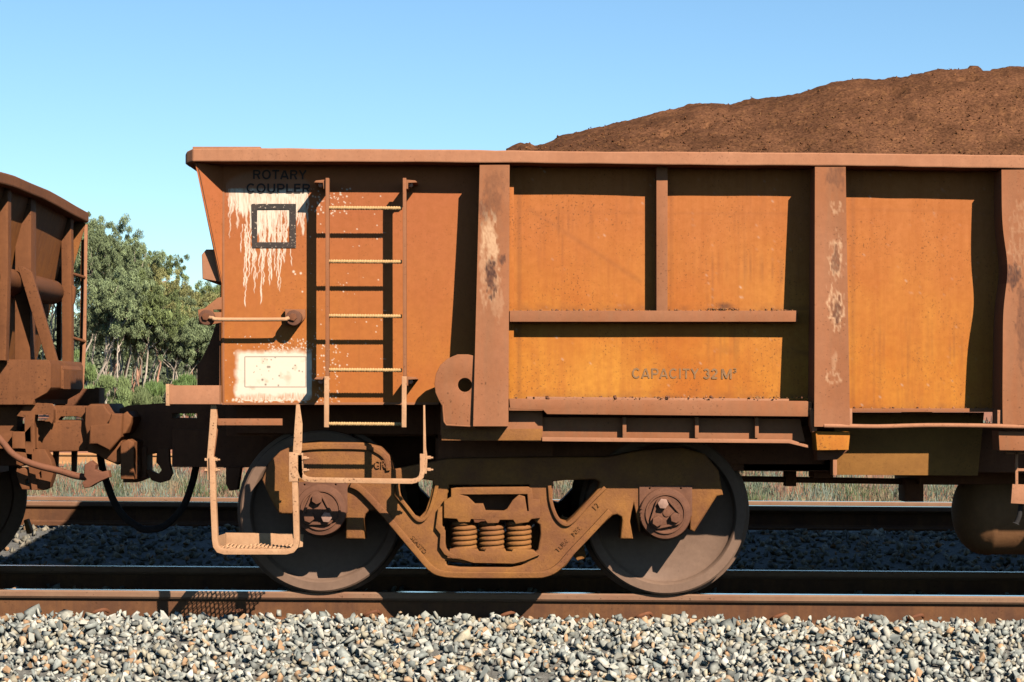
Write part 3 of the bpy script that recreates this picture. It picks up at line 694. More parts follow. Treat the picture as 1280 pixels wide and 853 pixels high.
# long side rod below panel 3
pts = [P(1030, 532.5, -0.6001), P(1062, 533, -0.6001), P(1100, 533.5, -0.6001), P(1160, 532, -0.5978), P(1230, 532.5, -0.6001), P(1300, 534, -0.6001), P(1500, 535, -0.6001)]
tube('side_rod', smooth_path(pts), 0.011, 'rim', wagon, 10)
box('rod_bracket', 1247, 513, 1252, 531, -0.5889, -0.4919, 'rim', wagon, 0.001)
box('rod_bracket', 1058.5, 511, 1065, 531, -0.5889, -0.3875, 'rim', wagon, 0.001)
# recess and centre hopper
plate('hopper_side', [(1043, 516), (1230, 516), (1222, 594.5), (1043, 593.5)], -0.17, -0.155, 'hopper', wagon, 0.001)
plate('hopper_flange', [(1041.5, 563), (1046, 563), (1046, 594), (1041.5, 594)], -0.20, -0.10, 'rim', wagon, 0.001)
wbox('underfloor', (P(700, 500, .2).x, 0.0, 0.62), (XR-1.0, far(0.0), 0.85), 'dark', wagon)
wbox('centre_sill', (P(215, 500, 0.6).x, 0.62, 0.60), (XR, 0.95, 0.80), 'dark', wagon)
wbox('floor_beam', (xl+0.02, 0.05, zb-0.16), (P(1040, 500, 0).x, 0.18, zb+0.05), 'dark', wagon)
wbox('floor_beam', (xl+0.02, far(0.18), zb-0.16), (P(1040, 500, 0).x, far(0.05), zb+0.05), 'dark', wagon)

# crumbs of rust lying along the ledges
cr = []
for (xa_, xb_, yy, y0_, y1_, k_) in ((640, 990, 388.5, -0.455, -0.395, 130), (642, 1010, 497.5, -0.53, -0.40, 150), (885, 925, 387, -0.45, -0.40, 50), (1066, 1250, 510.5, -0.395, -0.385, 40)):
    for _ in range(k_):
        w_ = P(rr.uniform(xa_, xb_), yy, (y0_+y1_)/2); cr.append((w_.x, rr.uniform(y0_, y1_), w_.z+rr.uniform(-0.001, 0.003)))
stones('ledge_debris', np.array(cr), RNG.lognormal(math.log(0.0055), 0.45, len(cr)), 'ore', wagon, np.array([(.30, .12, .05), (.17, .07, .04), (.36, .17, .07)]), np.array([.4, .35, .25]))
# ---- lettering ----------------------------------------------------
def arc(cx, cy, rx_, ry_, a0, a1, n=12): return [(cx+rx_*math.cos(math.radians(a0+(a1-a0)*i/n)), cy+ry_*math.sin(math.radians(a0+(a1-a0)*i/n))) for i in range(n+1)]
GLY = {'R': (0.72, [[(.1, 0), (.1, 1)], [(.1, .92), (.42, .92)]+arc(.42, .71, .2, .21, 90, -90)+[(.1, .5)], [(.4, .5), (.62, 0)]]),
 'O': (0.82, [arc(.41, .5, .33, .44, 0, 360, 28)]), 'T': (0.64, [[(0, .92), (.64, .92)], [(.32, .9), (.32, 0)]]),
 'A': (0.74, [[(.04, 0), (.35, .97)], [(.39, .97), (.70, 0)], [(.16, .28), (.58, .28)]]), 'Y': (0.68, [[(.04, 1), (.34, .45)], [(.64, 1), (.34, .45)], [(.34, .5), (.34, 0)]]),
 'C': (0.76, [arc(.40, .5, .32, .44, 42, 318, 24)]), 'U': (0.74, [[(.1, 1), (.1, .34)]+arc(.37, .34, .27, .28, 180, 360)+[(.64, 1)]]),
 'P': (0.68, [[(.1, 0), (.1, 1)], [(.1, .92), (.42, .92)]+arc(.42, .68, .2, .24, 90, -90)+[(.1, .44)]]), 'L': (0.58, [[(.1, 1), (.1, .0)], [(.1, .08), (.56, .08)]]),
 'E': (0.62, [[(.1, 0), (.1, 1)], [(.1, .92), (.6, .92)], [(.1, .52), (.56, .52)], [(.1, .08), (.62, .08)]]), 'I': (0.24, [[(.12, 0), (.12, 1)]]),
 'M': (0.86, [[(.09, 0), (.09, 1)], [(.77, 0), (.77, 1)], [(.12, .97), (.43, .06)], [(.74, .97), (.43, .06)]]),
 '3': (0.62, [arc(.30, .72, .21, .21, 160, -90), arc(.30, .28, .24, .22, 90, -160)]),
 '2': (0.62, [arc(.31, .68, .22, .25, 165, -20)+[(.08, .08)], [(.06, .08), (.58, .08)]]), ' ': (0.32, [])}
def stencil(s_, x0, ybase, x1, h, mat, Y, sw=0.19):
    """flat painted capitals, x0..x1 and height h in picture pixels at depth Y"""
    tot = sum(GLY[c][0]+0.12 for c in s_)-0.12; o = P(x0, ybase, Y); k = 1/PXM(Y); sx = (x1-x0)*k/tot; sz = h*k
    bm = bmesh.new(); cx = 0; lay = 0
    for c in s_:
        w, strokes = GLY[c]
        for st in strokes:
            pts = [Vector(((cx+a)*sx, b*sz, 0)) for a, b in st]; T = frames(pts); hw = sw*sz/2; vs = []; lay = (lay+1) % 5
            closed = (pts[0]-pts[-1]).length < 1e-5
            if closed: T[0] = T[-1] = (pts[1]-pts[-2]).normalized()
            for p_, t_ in zip(pts, T):
                n_ = Vector((-t_.y, t_.x, 0))
                for sg in (1, -1):
                    q_ = p_+n_*hw*sg; vs.append(bm.verts.new((o.x+q_.x, Y-lay*0.00012, o.z+q_.y-q_.x*math.tan(0))))
            for i in range(len(pts)-1): bm.faces.new((vs[2*i], vs[2*i+1], vs[2*i+3], vs[2*i+2]))
        cx += w+0.12
    bmesh.ops.recalc_face_normals(bm, faces=bm.faces)
    o_ = link('lettering', from_bm(bm), mat, wagon); return o_
yt_ = Y_SH-0.0042
stencil('ROTARY', 316, 224, 383, 11.5, 'ink', yt_); stencil('COUPLER', 308, 241, 388, 11.5, 'ink', yt_)
stencil('CAPACITY', 790, 473, 873, 12.5, 'greyink', yt_, 0.165); stencil('32', 879, 473.6, 897, 12.5, 'greyink', yt_); stencil('M', 901.5, 473.8, 915, 12.5, 'greyink', yt_); stencil('3', 916, 466, 921, 5.5, 'greyink', yt_)
plate('stencil_square', [(314.5, 255), (370, 255), (370, 310), (315.5, 310)], Y_SH-0.0042, Y_SH-0.0036, 'inkw', wagon, 0, holes=[[(321.5, 262), (362, 262), (362, 303), (321.5, 303)]])

# ---- ladder -------------------------------------------------------
def stile(x, xb):
    plate('ladder_stile', [(x-1.7, 223), (x+1.7, 223), (xb+1.5, 470), (xb-1.9, 470)], -0.5479, -0.4956, 'post', wagon, 0.0015)
    plate('ladder_stile', [(xb-3.3, 471), (xb+1.8, 471), (xb+1.3, 534), (xb-3.6, 534)], -0.5590, -0.5329, 'orange', wagon, 0.0015)
stile(409, 409); stile(505.5, 506)
def rung(y, Yr):
    a = P(411, y, Yr); b = P(502.5, y+0.6, Yr); n = 150; bm = bmesh.new(); rings = []; m = 8
    for i in range(n+1):
        u = i/n; c = a.lerp(b, u); r0 = 0.0085
        rings.append([bm.verts.new(c+Vector((0, math.cos(2*PI*k/m), math.sin(2*PI*k/m)))*(r0+0.0013*(1 if math.sin(2*PI*(u*28)+2*PI*k/m) > 0 else -0.4919))) for k in range(m)])
    for i in range(n):
        for k in range(m): bm.faces.new((rings[i][k], rings[i][(k+1) % m], rings[i+1][(k+1) % m], rings[i+1][k]))
    bm.faces.new(rings[0]); bm.faces.new(rings[-1]); bmesh.ops.recalc_face_normals(bm, faces=bm.faces)
    link('ladder_rung', from_bm(bm), 'rung', wagon, smooth=50)
for y in (260, 327, 395, 462.5): rung(y, -0.5217)
rung(530, -0.49)
for s, x in ((-1, 407), (1, 507)):
    for y in (225, 471):
        lb = plate('ladder_bracket', [(x, y), (x+12*s, y+1), (x+14*s, y+3), (x+3*s, y+3.5), (x+2.5*s, y+11), (x, y+11)], -0.5329, Y_SH-0.002, 'post', wagon, 0.001)
        hexbolt('ladder_bolt', x+6*s, y+6, -0.5068, -0.4919, 3.0, 'bolt', lb)

# ---- handrail -----------------------------------------------------
plate('grab_bracket', [(356.5, 387), (381, 387.5), (381, 397), (375, 405), (358, 406)], -0.4173, Y_SH-0.011, 'post', wagon, 0.002)
plate('grab_bracket', [(248, 388), (256, 386), (272, 373), (276.5, 372), (276.5, 386.5), (266, 387), (266, 391), (276, 391), (276, 403), (262, 406), (249, 405)], -0.44, -0.425, 'post', wagon, 0.002)
def knob(x, y):
    gb = plate('grab_boss', circ(x, y, 8.8, 20), -0.4807, -0.4098, 'castp', wagon, 0.004)
    hexbolt('grab_bolt', x-1, y-1, -0.4919, -0.4800, 4.5, 'dark', gb)
knob(367, 397.5); knob(258, 397)
tube('grab_rail', smooth_path([P(258, 397, -0.4732), P(266, 398, -0.4919), P(275, 399.5, -0.4956), P(350, 399.5, -0.4956), P(358, 398.5, -0.4882), P(366, 397, -0.4732)], 5), 0.0098, 'orange', wagon, 10)

# ---- end brackets and platform ------------------------------------
z1 = P(0, 313, -0.30).z
plate('end_stiffener', [(253, 319), (258, 313), (268, 313), (277, 352), (254, 348)], -0.36, far(-0.36), 'rim', wagon, 0.004)
plate('end_support', [(247, 458), (252, 450), (262, 430), (268, 412), (271, 402), (279, 400), (279, 484), (247, 484)], 0.05, 0.09, 'dark', wagon, 0.002)
plate('end_support', [(247, 458), (252, 450), (262, 430), (268, 412), (271, 402), (279, 400), (279, 484), (247, 484)], 1.45, 1.49, 'dark', wagon, 0.002)
plate('end_platform_beam', rect(211, 482.5, 273.5, 505), -0.5367, -0.4546, 'rim', wagon, 0.002)
plate('end_platform_beam', rect(207.5, 480.5, 211, 507), -0.5590, -0.4173, 'orange', wagon, 0.001)

# ---- stirrup step -------------------------------------------------
step_r = 7
def strap(name, path, w, yf, yb_, mat):
    """flat bar bent along a pixel path (front edge seen), width w px"""
    pts = [Vector((x, y, 0)) for x, y in path]; T = frames(pts); A = []; B = []
    for p, t_ in zip(pts, T):
        n = Vector((-t_.y, t_.x, 0)); A.append((p.x+n.x*w/2, p.y+n.y*w/2)); B.append((p.x-n.x*w/2, p.y-n.y*w/2))
    return plate(name, A+B[::-1], yf, yb_, mat, wagon, 0.0015, smooth=40)
strap('step_stirrup', [(265, 572), (266, 620), (268.3, 675), (269.5, 683), (273, 688), (280, 690), (358, 690), (365.5, 688), (369.5, 683), (370.5, 676), (369.5, 640), (368, 588)], 6.2, -0.5187, -0.4702, 'orange')
plate('step_hanger', [(264, 506), (269, 506), (271, 520), (270, 540), (266.5, 570), (265.5, 600), (259.5, 600), (259, 572), (262, 535)], -0.5075, -0.4926, 'orange', wagon, 0.0015)
solid3('step_hanger', [P(269.5, 506, -0.4926), P(272, 530, -0.4740), P(266.5, 572, -0.4926), P(265, 540, -0.4926)], (0.004, 0.012, 0), 'post', wagon)
plate('step_hanger', [(370.5, 506), (374, 506), (377.5, 530), (377, 560), (375, 572), (366, 572), (368, 540)], -0.5075, -0.4926, 'orange', wagon, 0.0015)
plate('strap_joint', rect(361.5, 566, 372, 602), -0.5224, -0.4665, 'orange', wagon, 0.0015)
plate('strap_joint', rect(372.5, 567, 378, 598), -0.5224, -0.4665, 'orange', wagon, 0.0015)
strap('grab_loop', [(374.5, 569), (375, 588), (377, 595), (382, 599), (390, 600.3), (515, 602), (522, 600.3), (526.5, 596), (528, 589), (528, 568)], 5.5, -0.5224, -0.4777, 'orange')
plate('loop_hanger', [(529.3, 507), (531, 507), (532.2, 560), (534, 572), (533, 592), (529.6, 592), (529.3, 562)], -0.5113, -0.4889, 'orange', wagon, 0.001)
for x0, y0 in ((379, 573), (379, 588), (534, 572.5), (534, 587.5), (267.5, 575), (267.5, 588)):
    tube('strap_bolt', [P(x0, y0, -0.5001), P(x0+4.5, y0, -0.5001)], 0.0095, 'orange', wagon, 6)
    tube('strap_bolt', [P(x0+4, y0, -0.5001), P(x0+7.5, y0, -0.5001)], 0.005, 'orange', wagon, 8)
for x0, y0 in ((256, 575), (256, 588)):
    tube('strap_bolt', [P(x0, y0, -0.5001), P(x0+4.5, y0, -0.5001)], 0.008, 'orange', wagon, 6)
plate('step_back_plate', [(282, 666.5), (372, 667.5), (379, 668.5), (378, 683.5), (370, 685), (282, 684)], -0.215, -0.205, 'orange', wagon, 0.0012)
solid3('step_side_plate', [P(272.5, 670, -0.4600), P(282, 667, -0.215), P(282, 684, -0.215), P(273, 686, -0.4600)], (0.004, 0, 0), 'orange', wagon)
# expanded-metal tread
bm = bmesh.new(); a = P(274, 686.5, -0.4600); b = P(366, 687, -0.4600)
nx_, ny_ = 8, 8; dx_ = (b.x-a.x)/nx_; dy_ = 0.24/ny_; zb_ = a.z
for j in range(ny_+1):
    for half in (0, 1):
        pts = []
        for i in range(nx_*2+1):
            sgn = 1 if (i+half) % 2 == 0 else -1
            pts.append(Vector((a.x+dx_*i/2, -0.4600+dy_*j+sgn*dy_*0.48, zb_+0.006*math.sin(i*0.9+j)+0.006*sgn)))
        tube_bm(bm, pts, 0.0032, 4, True, 0.0045)
o = link('step_tread', from_bm(bm), 'orange', wagon); 
box('step_cross_bar', 272, 524, 352, 531.5, -0.4919, -0.4621, 'post', wagon, 0.002)

# ---- wheels, axles, bogie ------------------------------------------
RW = 0.405
XA = P(401, 640, -0.03).x; XB_ = P(832, 642, -0.03).x
def wheelset(x, parent):
    prof = [(0.0, 0.0), (0.10, 0.0), (0.115, 0.01), (0.14, 0.035), (0.20, 0.036), (0.27, 0.028), (0.325, 0.018), (0.342, 0.004), (0.350, -0.025), (0.356, -0.031), (0.396, -0.031), (0.405, -0.022),
            (0.407, 0.06), (0.413, 0.075), (0.430, 0.085), (0.433, 0.095), (0.428, 0.108), (0.36, 0.112), (0.345, 0.085), (0.15, 0.12), (0.13, 0.15), (0.0, 0.15)]
    mi = [0]*11+[1]*2+[0]*8
    a = lathe('wheel', prof, x, RW, ['wheel', 'tread'], parent, 96, 30, mi)
    b = lathe('wheel', [(r, far(y)) for r, y in prof], x, RW, ['wheel', 'tread'], parent, 64, 30, mi)
    c = tube('axle', [Vector((x, -0.2, RW)), Vector((x, far(-0.2), RW))], 0.075, 'dark', parent, 20)
    return [a, b, c]
parts = []
for x in (XA, XB_): parts += wheelset(x, wagon)
SF_F, SF_B = -0.2450, -0.0700
outer = [(330, 600), (338, 580), (352, 566), (372, 557.5), (400, 555.5), (455, 556), (474, 561), (485, 571), (489, 585), (488.5, 590), (560, 576), (700, 574), (760, 574), (800, 566), (850, 562), (880, 570), (896, 590), (901, 617),
         (895, 618), (867, 662), (864.5, 661), (864.5, 608), (799, 608), (798, 645), (792, 618), (790, 628), (787, 640), (785, 652), (788.5, 671.5), (778, 671.5), (778.5, 667), (780, 650), (779, 645), (772, 641), (765, 642), (756, 650), (738, 669), (716, 692), (706, 705), (694, 716), (678, 721),
         (560, 721), (546, 717), (533, 707), (518, 690), (480, 645), (470, 636), (461, 636), (455, 641), (452, 650), (453, 671.5), (434.5, 671.5), (434.5, 603), (373, 603), (369, 622), (367, 640), (350, 640), (340, 622)]
win_l = [(492, 606), (512, 598), (530, 597), (543, 599), (543, 606), (540, 622), (534, 640), (525, 650), (516, 648), (500, 632), (490, 620)]
win_r = [(689, 600), (705, 598), (745, 597), (753, 602), (750, 612), (736, 628), (718, 648), (709, 656), (699, 653), (692, 645), (688, 625)]
win_c = [(559, 604), (664, 604), (666, 645), (671, 651), (677, 655), (678, 668), (675, 688), (668, 694), (657, 697), (625, 698), (580, 697), (566, 694), (556, 690), (553, 676), (553, 661), (545, 658), (544, 646), (549, 637), (556, 634)]
win_b = [(557, 699), (580, 702), (640, 704), (665, 701), (662, 704), (652, 709), (640, 711), (575, 711.5), (558, 709.5), (555, 705)]
sf = plate('side_frame', outer, SF_F, SF_B, 'cast', wagon, 0.010, holes=[win_l, win_r, win_c, win_b], smooth=50)
parts.append(sf)
def mirror_part(o):
    me = o.data.copy(); org = ORG.get(o.name, Vector())
    for v in me.vertices: v.co.y = (far(v.co.y+org.y))-org.y
    me.flip_normals(); c = bpy.data.objects.new(o.name.split('.')[0], me); COL.objects.link(c); c.parent = o.parent; ORG[c.name] = org; return c
parts.append(mirror_part(sf))
# raised flange along the lower edge of the cast frame, and lips round its windows
def rib(path, w, pr, rnd=0.004):
    path = [(p.x, p.y) for p in smooth_path([Vector((x, y, 0)) for x, y in path], 4)]
    pts = [Vector((x, y, 0)) for x, y in path]; T = frames(pts); A = []; B = []
    for p, t_ in zip(pts, T):
        n = Vector((-t_.y, t_.x, 0)); A.append((p.x+n.x*w/2, p.y+n.y*w/2)); B.append((p.x-n.x*w/2, p.y-n.y*w/2))
    parts.append(plate('frame_flange', A+B[::-1], SF_F-0.01-pr, SF_F+0.01, 'cast', wagon, rnd, smooth=50))
rib([(439, 606), (452, 613), (478, 640), (500, 666), (522, 692), (538, 710), (552, 717), (580, 719), (660, 719), (682, 717.5), (698, 709), (716, 689), (738, 666), (762, 640)], 6.0, 0.020)
rib([(497, 600), (499, 620), (510, 636), (522, 650), (531, 648), (539, 634), (545, 612), (546, 606)], 3.0, 0.006, 0.003)
rib([(687, 608), (689, 628), (696, 647), (707, 656), (718, 650), (736, 630), (756, 610)], 3.0, 0.006, 0.003)
rib([(373, 562), (400, 559.5), (455, 560), (472, 565), (482, 574), (485, 588)], 3.5, 0.005, 0.003)
parts.append(plate('frame_flange', [(548, 637), (552, 634), (552, 657), (556, 664), (556, 684), (562, 692), (575, 698), (566, 698), (556, 693), (550, 684), (551, 668), (545, 660)], SF_F-0.022, SF_F, 'cast', wagon, 0.003))
# bearing adapters and end caps
def adapter(cx, cy, x0, x1, ytop, holes_y):
    out = []
    out.append(plate('bearing_adapter', [(x0, ytop), (x1, ytop), (x1, cy+2), (cx, cy+20), (x0, cy+2)], -0.2550, -0.1300, 'castp', wagon, 0.003, holes=[circ(cx-20, ytop+2.6, 1.9, 8), circ(cx+19, ytop+2.6, 1.9, 8)]))
    px_ = PXM(-0.2900); c = P(cx, cy, -0.2900); k = 1/px_
    prof = [(0.0, -0.2820), (22*k, -0.2820), (23.2*k, -0.2880), (25*k, -0.2880), (25.6*k, -0.2800), (31.2*k, -0.2750), (32.2*k, -0.2680), (32.4*k, -0.1500), (0, -0.1500)]
    out.append(lathe('bearing_cap', prof, c.x, c.z, 'castp', wagon, 56, 25))
    return out
parts += adapter(400.5, 638, 371, 433.5, 603.5, 0)
parts += adapter(832, 642.5, 799.8, 864.5, 608.2, 0)
def lockplate(cx, cy, bolts):
    # rounded triangle round the three bolts, a raised ring edge
    pts = []
    for (bx, by) in bolts:
        a0 = math.atan2(by-cy, bx-cx)
        for da in (-0.95, -0.55, -0.0800, 0.25, 0.65, 1.05): pts.append((bx+9.0*math.cos(a0+da), by+9.0*math.sin(a0+da)))
    inner = [(cx+(x-cx)*0.86, cy+(y-cy)*0.86) for x, y in pts]
    o1 = plate('lock_plate', pts, -0.2920, -0.2800, 'castp', wagon, 0.001)
    o2 = plate('lock_plate_rim', pts, -0.3020, -0.2922, 'castp', wagon, 0.001, holes=[inner])
    r = [o1, o2]
    for i, (bx, by) in enumerate(bolts):
        hexbolt('cap_bolt', bx, by, -0.3220, -0.2922, 6.3, 'bolt' if i == 0 else 'castp', o1, 0.25*i+0.1)
    return r
parts += lockplate(397, 640, [(408, 647), (386, 647), (396, 624)])
parts += lockplate(832, 643, [(829, 630), (844.5, 647.5), (822, 652)])
parts.append(plate('cap_boss', circ(833.5, 641.5, 4.5, 16), -0.2980, -0.2922, 'castp', wagon, 0.001))
def ring_text(s, cx, cy, r, a0, step, flip=False):
    for i, ch in enumerate(s):
        a = math.radians(a0+step*i); x = cx+r*math.cos(a); y = cy-r*math.sin(a)
        rot = a-PI/2 if not flip else a+PI/2
        text('cast_lettering', ch, x, y, -0.2762, 3.2, 'castp', wagon, rot=rot, ext=0.002, bold=0.03, align='CENTER')
ring_text('4433011', 832, 642.5, 27.5, 248, 9, True); ring_text('1106', 832, 642.5, 29.5, 195, -9)
ring_text('3273801', 400.5, 638, 27.5, 248, 9, True)
text('cast_lettering', 'GRA', 468, 585, SF_F-0.0095, 10, 'cast', wagon, rot=-0.02, ext=0.0035, bold=0.0, xs=0.74)
text('cast_lettering', 'TUBE', 699, 690, SF_F-0.0098, 6, 'cast', wagon, rot=0.83, ext=0.0015, bold=0.0)
text('cast_lettering', 'NEL', 719, 670, SF_F-0.0098, 6, 'cast', wagon, rot=0.83, ext=0.0015, bold=0.0)
text('cast_lettering', '12', 745, 638, SF_F-0.0098, 7, 'cast', wagon, rot=0.83, ext=0.0015, bold=0.0)
text('cast_lettering', 'SEASTD', 514, 671, SF_F-0.0098, 5.5, 'cast', wagon, rot=-0.86, ext=0.0015, bold=0.0)
# springs
def spring(cx):
    ctr = P(cx, 670, -0.1800); r = 0.052; top = P(cx, 653, -0.1800).z; bot = P(cx, 689, -0.1800).z; turns = 5.7; n = 130
    pts = [Vector((ctr.x+r*math.cos(2*PI*turns*i/n+0.6), -0.20+r*math.sin(2*PI*turns*i/n+0.6), bot+(top-bot)*i/n)) for i in range(n+1)]
    return tube('coil_spring', pts, 0.0125, 'cast', wagon, 8)
for cx in (580.5, 614.5, 648.5):
    parts.append(spring(cx))
    parts.append(copy_part(parts[-1], 0)); parts[-1].location.y += 0.11
    a = P(cx, 688, -0.1700)
parts.append(plate('spring_plank', [(563, 688), (571, 686.5), (596, 688), (598, 691), (606, 691), (608, 687.5), (630, 687.5), (632, 691), (640, 691), (642, 688), (660, 688.5), (667, 690), (672, 694), (655, 701), (642, 704), (592, 703), (578, 699), (560, 697)], -0.2650, -0.0800, 'cast', wagon, 0.005))
parts.append(plate('bolster', [(556, 627), (565, 622), (565, 612), (571, 611), (660, 610), (664, 612), (665.5, 625), (674, 626), (674, 647), (664, 648), (660, 652), (645, 654), (642, 649), (624, 649), (622, 653), (610, 653.5), (606, 649), (588, 648), (586, 652), (574, 652), (572, 648), (556, 647)],
      -0.2750, -0.2300, 'cast', wagon, 0.005, holes=[[(570.5, 617.5), (660, 617), (662, 640), (658, 641), (655, 622), (649, 620), (642, 626), (635, 637), (630, 640), (606, 639.5), (603, 631), (593, 631), (584, 622), (576, 620)]]))
parts.append(wbox('bolster_beam', (P(560, 640, 0).x, -0.1500, 0.36), (P(670, 640, 0).x, far(-0.1500), 0.50), 'dark', wagon))
for s in (-1, 1): pass
# brake shoe hangers, seen behind frame
parts.append(plate('brake_shoe', [(712, 690), (718, 672), (726, 668), (732, 697), (722, 700)], 0.02, 0.09, 'cast', wagon, 0.003))
parts.append(plate('brake_lever', [(695, 650), (703, 646), (710, 648), (708, 656), (698, 657)], -0.05, 0.0, 'cast', wagon, 0.003))
parts.append(tube('brake_rod', [P(700, 652, 0.3), P(500, 640, 0.3)], 0.02, 'dark', wagon, 8))
for o in parts: copy_part(o, OFF)
# dark underframe members above the bogie
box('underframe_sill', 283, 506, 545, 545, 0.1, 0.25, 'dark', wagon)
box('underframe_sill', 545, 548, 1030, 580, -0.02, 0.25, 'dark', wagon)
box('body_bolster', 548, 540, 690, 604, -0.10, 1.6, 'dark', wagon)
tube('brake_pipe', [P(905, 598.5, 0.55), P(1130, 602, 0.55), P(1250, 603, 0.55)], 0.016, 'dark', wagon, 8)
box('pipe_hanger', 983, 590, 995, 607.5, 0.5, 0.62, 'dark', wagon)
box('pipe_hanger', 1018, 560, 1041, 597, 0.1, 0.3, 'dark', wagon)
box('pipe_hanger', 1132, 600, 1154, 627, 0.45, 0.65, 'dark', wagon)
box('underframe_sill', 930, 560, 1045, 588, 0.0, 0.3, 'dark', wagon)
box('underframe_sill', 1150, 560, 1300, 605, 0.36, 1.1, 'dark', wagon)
# reservoir tank at right
def lathe_x(name, prof, y, z, mat, parent, n=40):
    bm = bmesh.new(); rings = []
    for x, r in prof:
        rings.append([bm.verts.new((x, y+max(r, 1e-3)*math.cos(2*PI*k/n), z+max(r, 1e-3)*math.sin(2*PI*k/n))) for k in range(n)])
    for i in range(len(rings)-1):
        for k in range(n): bm.faces.new((rings[i][k], rings[i][(k+1) % n], rings[i+1][(k+1) % n], rings[i+1][k]))
    bm.faces.new(rings[0]); bm.faces.new(rings[-1]); bmesh.ops.recalc_face_normals(bm, faces=bm.faces)
    return link(name, from_bm(bm), mat, parent, smooth=40)
tx = P(1193, 640, 0.5); tz = P(1230, 641, 0.45).z; tr = 0.225
prof = [(tx.x+0.16*(1-math.cos(a)), tr*math.sin(a)) for a in np.linspace(0, PI/2, 12)]+[(tx.x+0.17, tr+0.004), (tx.x+0.19, tr+0.004), (tx.x+0.20, tr), (tx.x+0.85, tr)]+[(tx.x+0.85+0.16*math.sin(a), tr*math.cos(a)) for a in np.linspace(0, PI/2, 8)]
lathe_x('air_reservoir', prof, 0.55, tz, 'tank', wagon)
plate('valve_bracket', [(1266, 606), (1300, 607), (1300, 631), (1264, 629)], -0.4322, -0.4173, 'rim', wagon, 0.002)
box('valve_bracket_stem', 1269.5, 566, 1272.5, 606, -0.4322, -0.4173, 'rim', wagon, 0.001)
box('valve_bracket_stem', 1258, 565.5, 1300, 567.8, -0.4322, -0.4024, 'rim', wagon, 0.0005)
box('valve_bracket_stem', 1272.8, 586, 1300, 589, -0.4322, -0.4173, 'rim', wagon, 0.0005)
tube('valve_handle', smooth_path([P(1276, 630, -0.3800), P(1274, 645, -0.3800), P(1270, 655, -0.3800)]), [0.012]*12+[0.02], 'black', wagon, 8)

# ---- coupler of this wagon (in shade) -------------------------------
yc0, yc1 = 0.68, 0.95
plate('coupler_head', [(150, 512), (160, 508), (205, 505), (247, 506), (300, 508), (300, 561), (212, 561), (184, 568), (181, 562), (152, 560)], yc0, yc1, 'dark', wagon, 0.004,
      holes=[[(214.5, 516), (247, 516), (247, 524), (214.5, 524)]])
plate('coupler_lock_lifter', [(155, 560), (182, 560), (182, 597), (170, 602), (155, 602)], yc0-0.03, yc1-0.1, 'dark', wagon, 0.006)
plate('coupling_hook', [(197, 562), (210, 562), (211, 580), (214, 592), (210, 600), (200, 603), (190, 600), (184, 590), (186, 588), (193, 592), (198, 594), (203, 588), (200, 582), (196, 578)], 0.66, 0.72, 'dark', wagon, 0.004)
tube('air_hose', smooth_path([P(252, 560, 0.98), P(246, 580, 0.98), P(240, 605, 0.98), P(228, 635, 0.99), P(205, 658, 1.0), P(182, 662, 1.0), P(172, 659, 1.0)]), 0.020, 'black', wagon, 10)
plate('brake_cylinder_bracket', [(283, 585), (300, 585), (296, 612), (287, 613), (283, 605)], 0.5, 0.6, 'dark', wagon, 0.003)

# ================================================================== ORE HEAP
rid = [(560, 205), (600, 196), (630, 189), (648, 181.5), (660, 180), (668, 183.5), (690, 176), (704, 170.5), (740, 160), (790, 150), (830, 139), (862, 131), (890, 129.5), (912, 130), (940, 124), (965, 121), (1000, 114), (1040, 104.5), (1062, 101.5), (1100, 98), (1130, 95), (1160, 89), (1185, 85.5), (1215, 82.5), (1250, 82), (1290, 82), (1400, 84), (1560, 95), (1800, 130), (2000, 165), (2100, 200)]
rx = [P(a, b, YC).x for a, b in rid]; rz = [P(a, b, YC).z for a, b in rid]
zin = zt-0.16
nx_, ny_ = 520, 150
gx = np.linspace(xl+0.03, XR-0.03, nx_); gy = np.linspace(Y_SH+0.02, far(Y_SH)-0.02, ny_)
GX, GY = np.meshgrid(gx, gy)
top = np.interp(GX, rx, rz, left=zin-0.02, right=zin-0.02)
v = np.clip(np.abs(GY-YC)/(YC-Y_SH), 0, 1); shp = np.sqrt(1-v*v*0.0)-np.power(v, 1.25)
rimh = zt-0.035-0.09*(GX < rx[3])
GZ = rimh+(top-rimh)*np.clip(shp, 0, 1); GZ = np.where(GX < rx[2], np.minimum(GZ, zt-0.10), GZ)
nz = (fbm(GX*2.2, GY*2.2, 3, 1)-0.5)*0.03*np.clip(shp*3, 0, 1)+(fbm(GX*9, GY*9, 4, 5)-0.5)*0.028+(fbm(GX*45, GY*45, 2, 8)-0.5)*0.014
gl = np.clip(fbm(GX*5+3, GY*9, 3, 21)-0.66, 0, 1)*0.32
GZ = GZ+nz-gl*np.clip(shp*2, 0, 1)
co = np.stack([GX, GY, GZ], -1).reshape(-1, 3); idx = np.arange(nx_*ny_).reshape(ny_, nx_)
q = np.stack([idx[:-1, :-1], idx[:-1, 1:], idx[1:, 1:], idx[1:, :-1]], -1).reshape(-1, 4)
me = bpy.data.meshes.new('ore_heap'); me.from_pydata(co.tolist(), [], q.tolist()); me.update()
at = me.attributes.new('col', 'FLOAT_COLOR', 'POINT')
f = fbm(GX*6, GY*6, 4, 31)[..., None]; g2 = (vnoise(GX*60, GY*60, 3) > 0.72)[..., None]*0.5
cc = np.array((.118, .050, .024))*(0.5+1.05*f)+np.array((.15, .068, .022))*g2*0.5
at.data.foreach_set('color', np.concatenate([cc, np.ones(cc.shape[:2]+(1,))], -1).reshape(-1).astype(np.float32))
me.polygons.foreach_set('use_smooth', [True]*len(me.polygons))
heap = link('ore_heap', me, 'ore'); heap['kind'] = 'stuff'
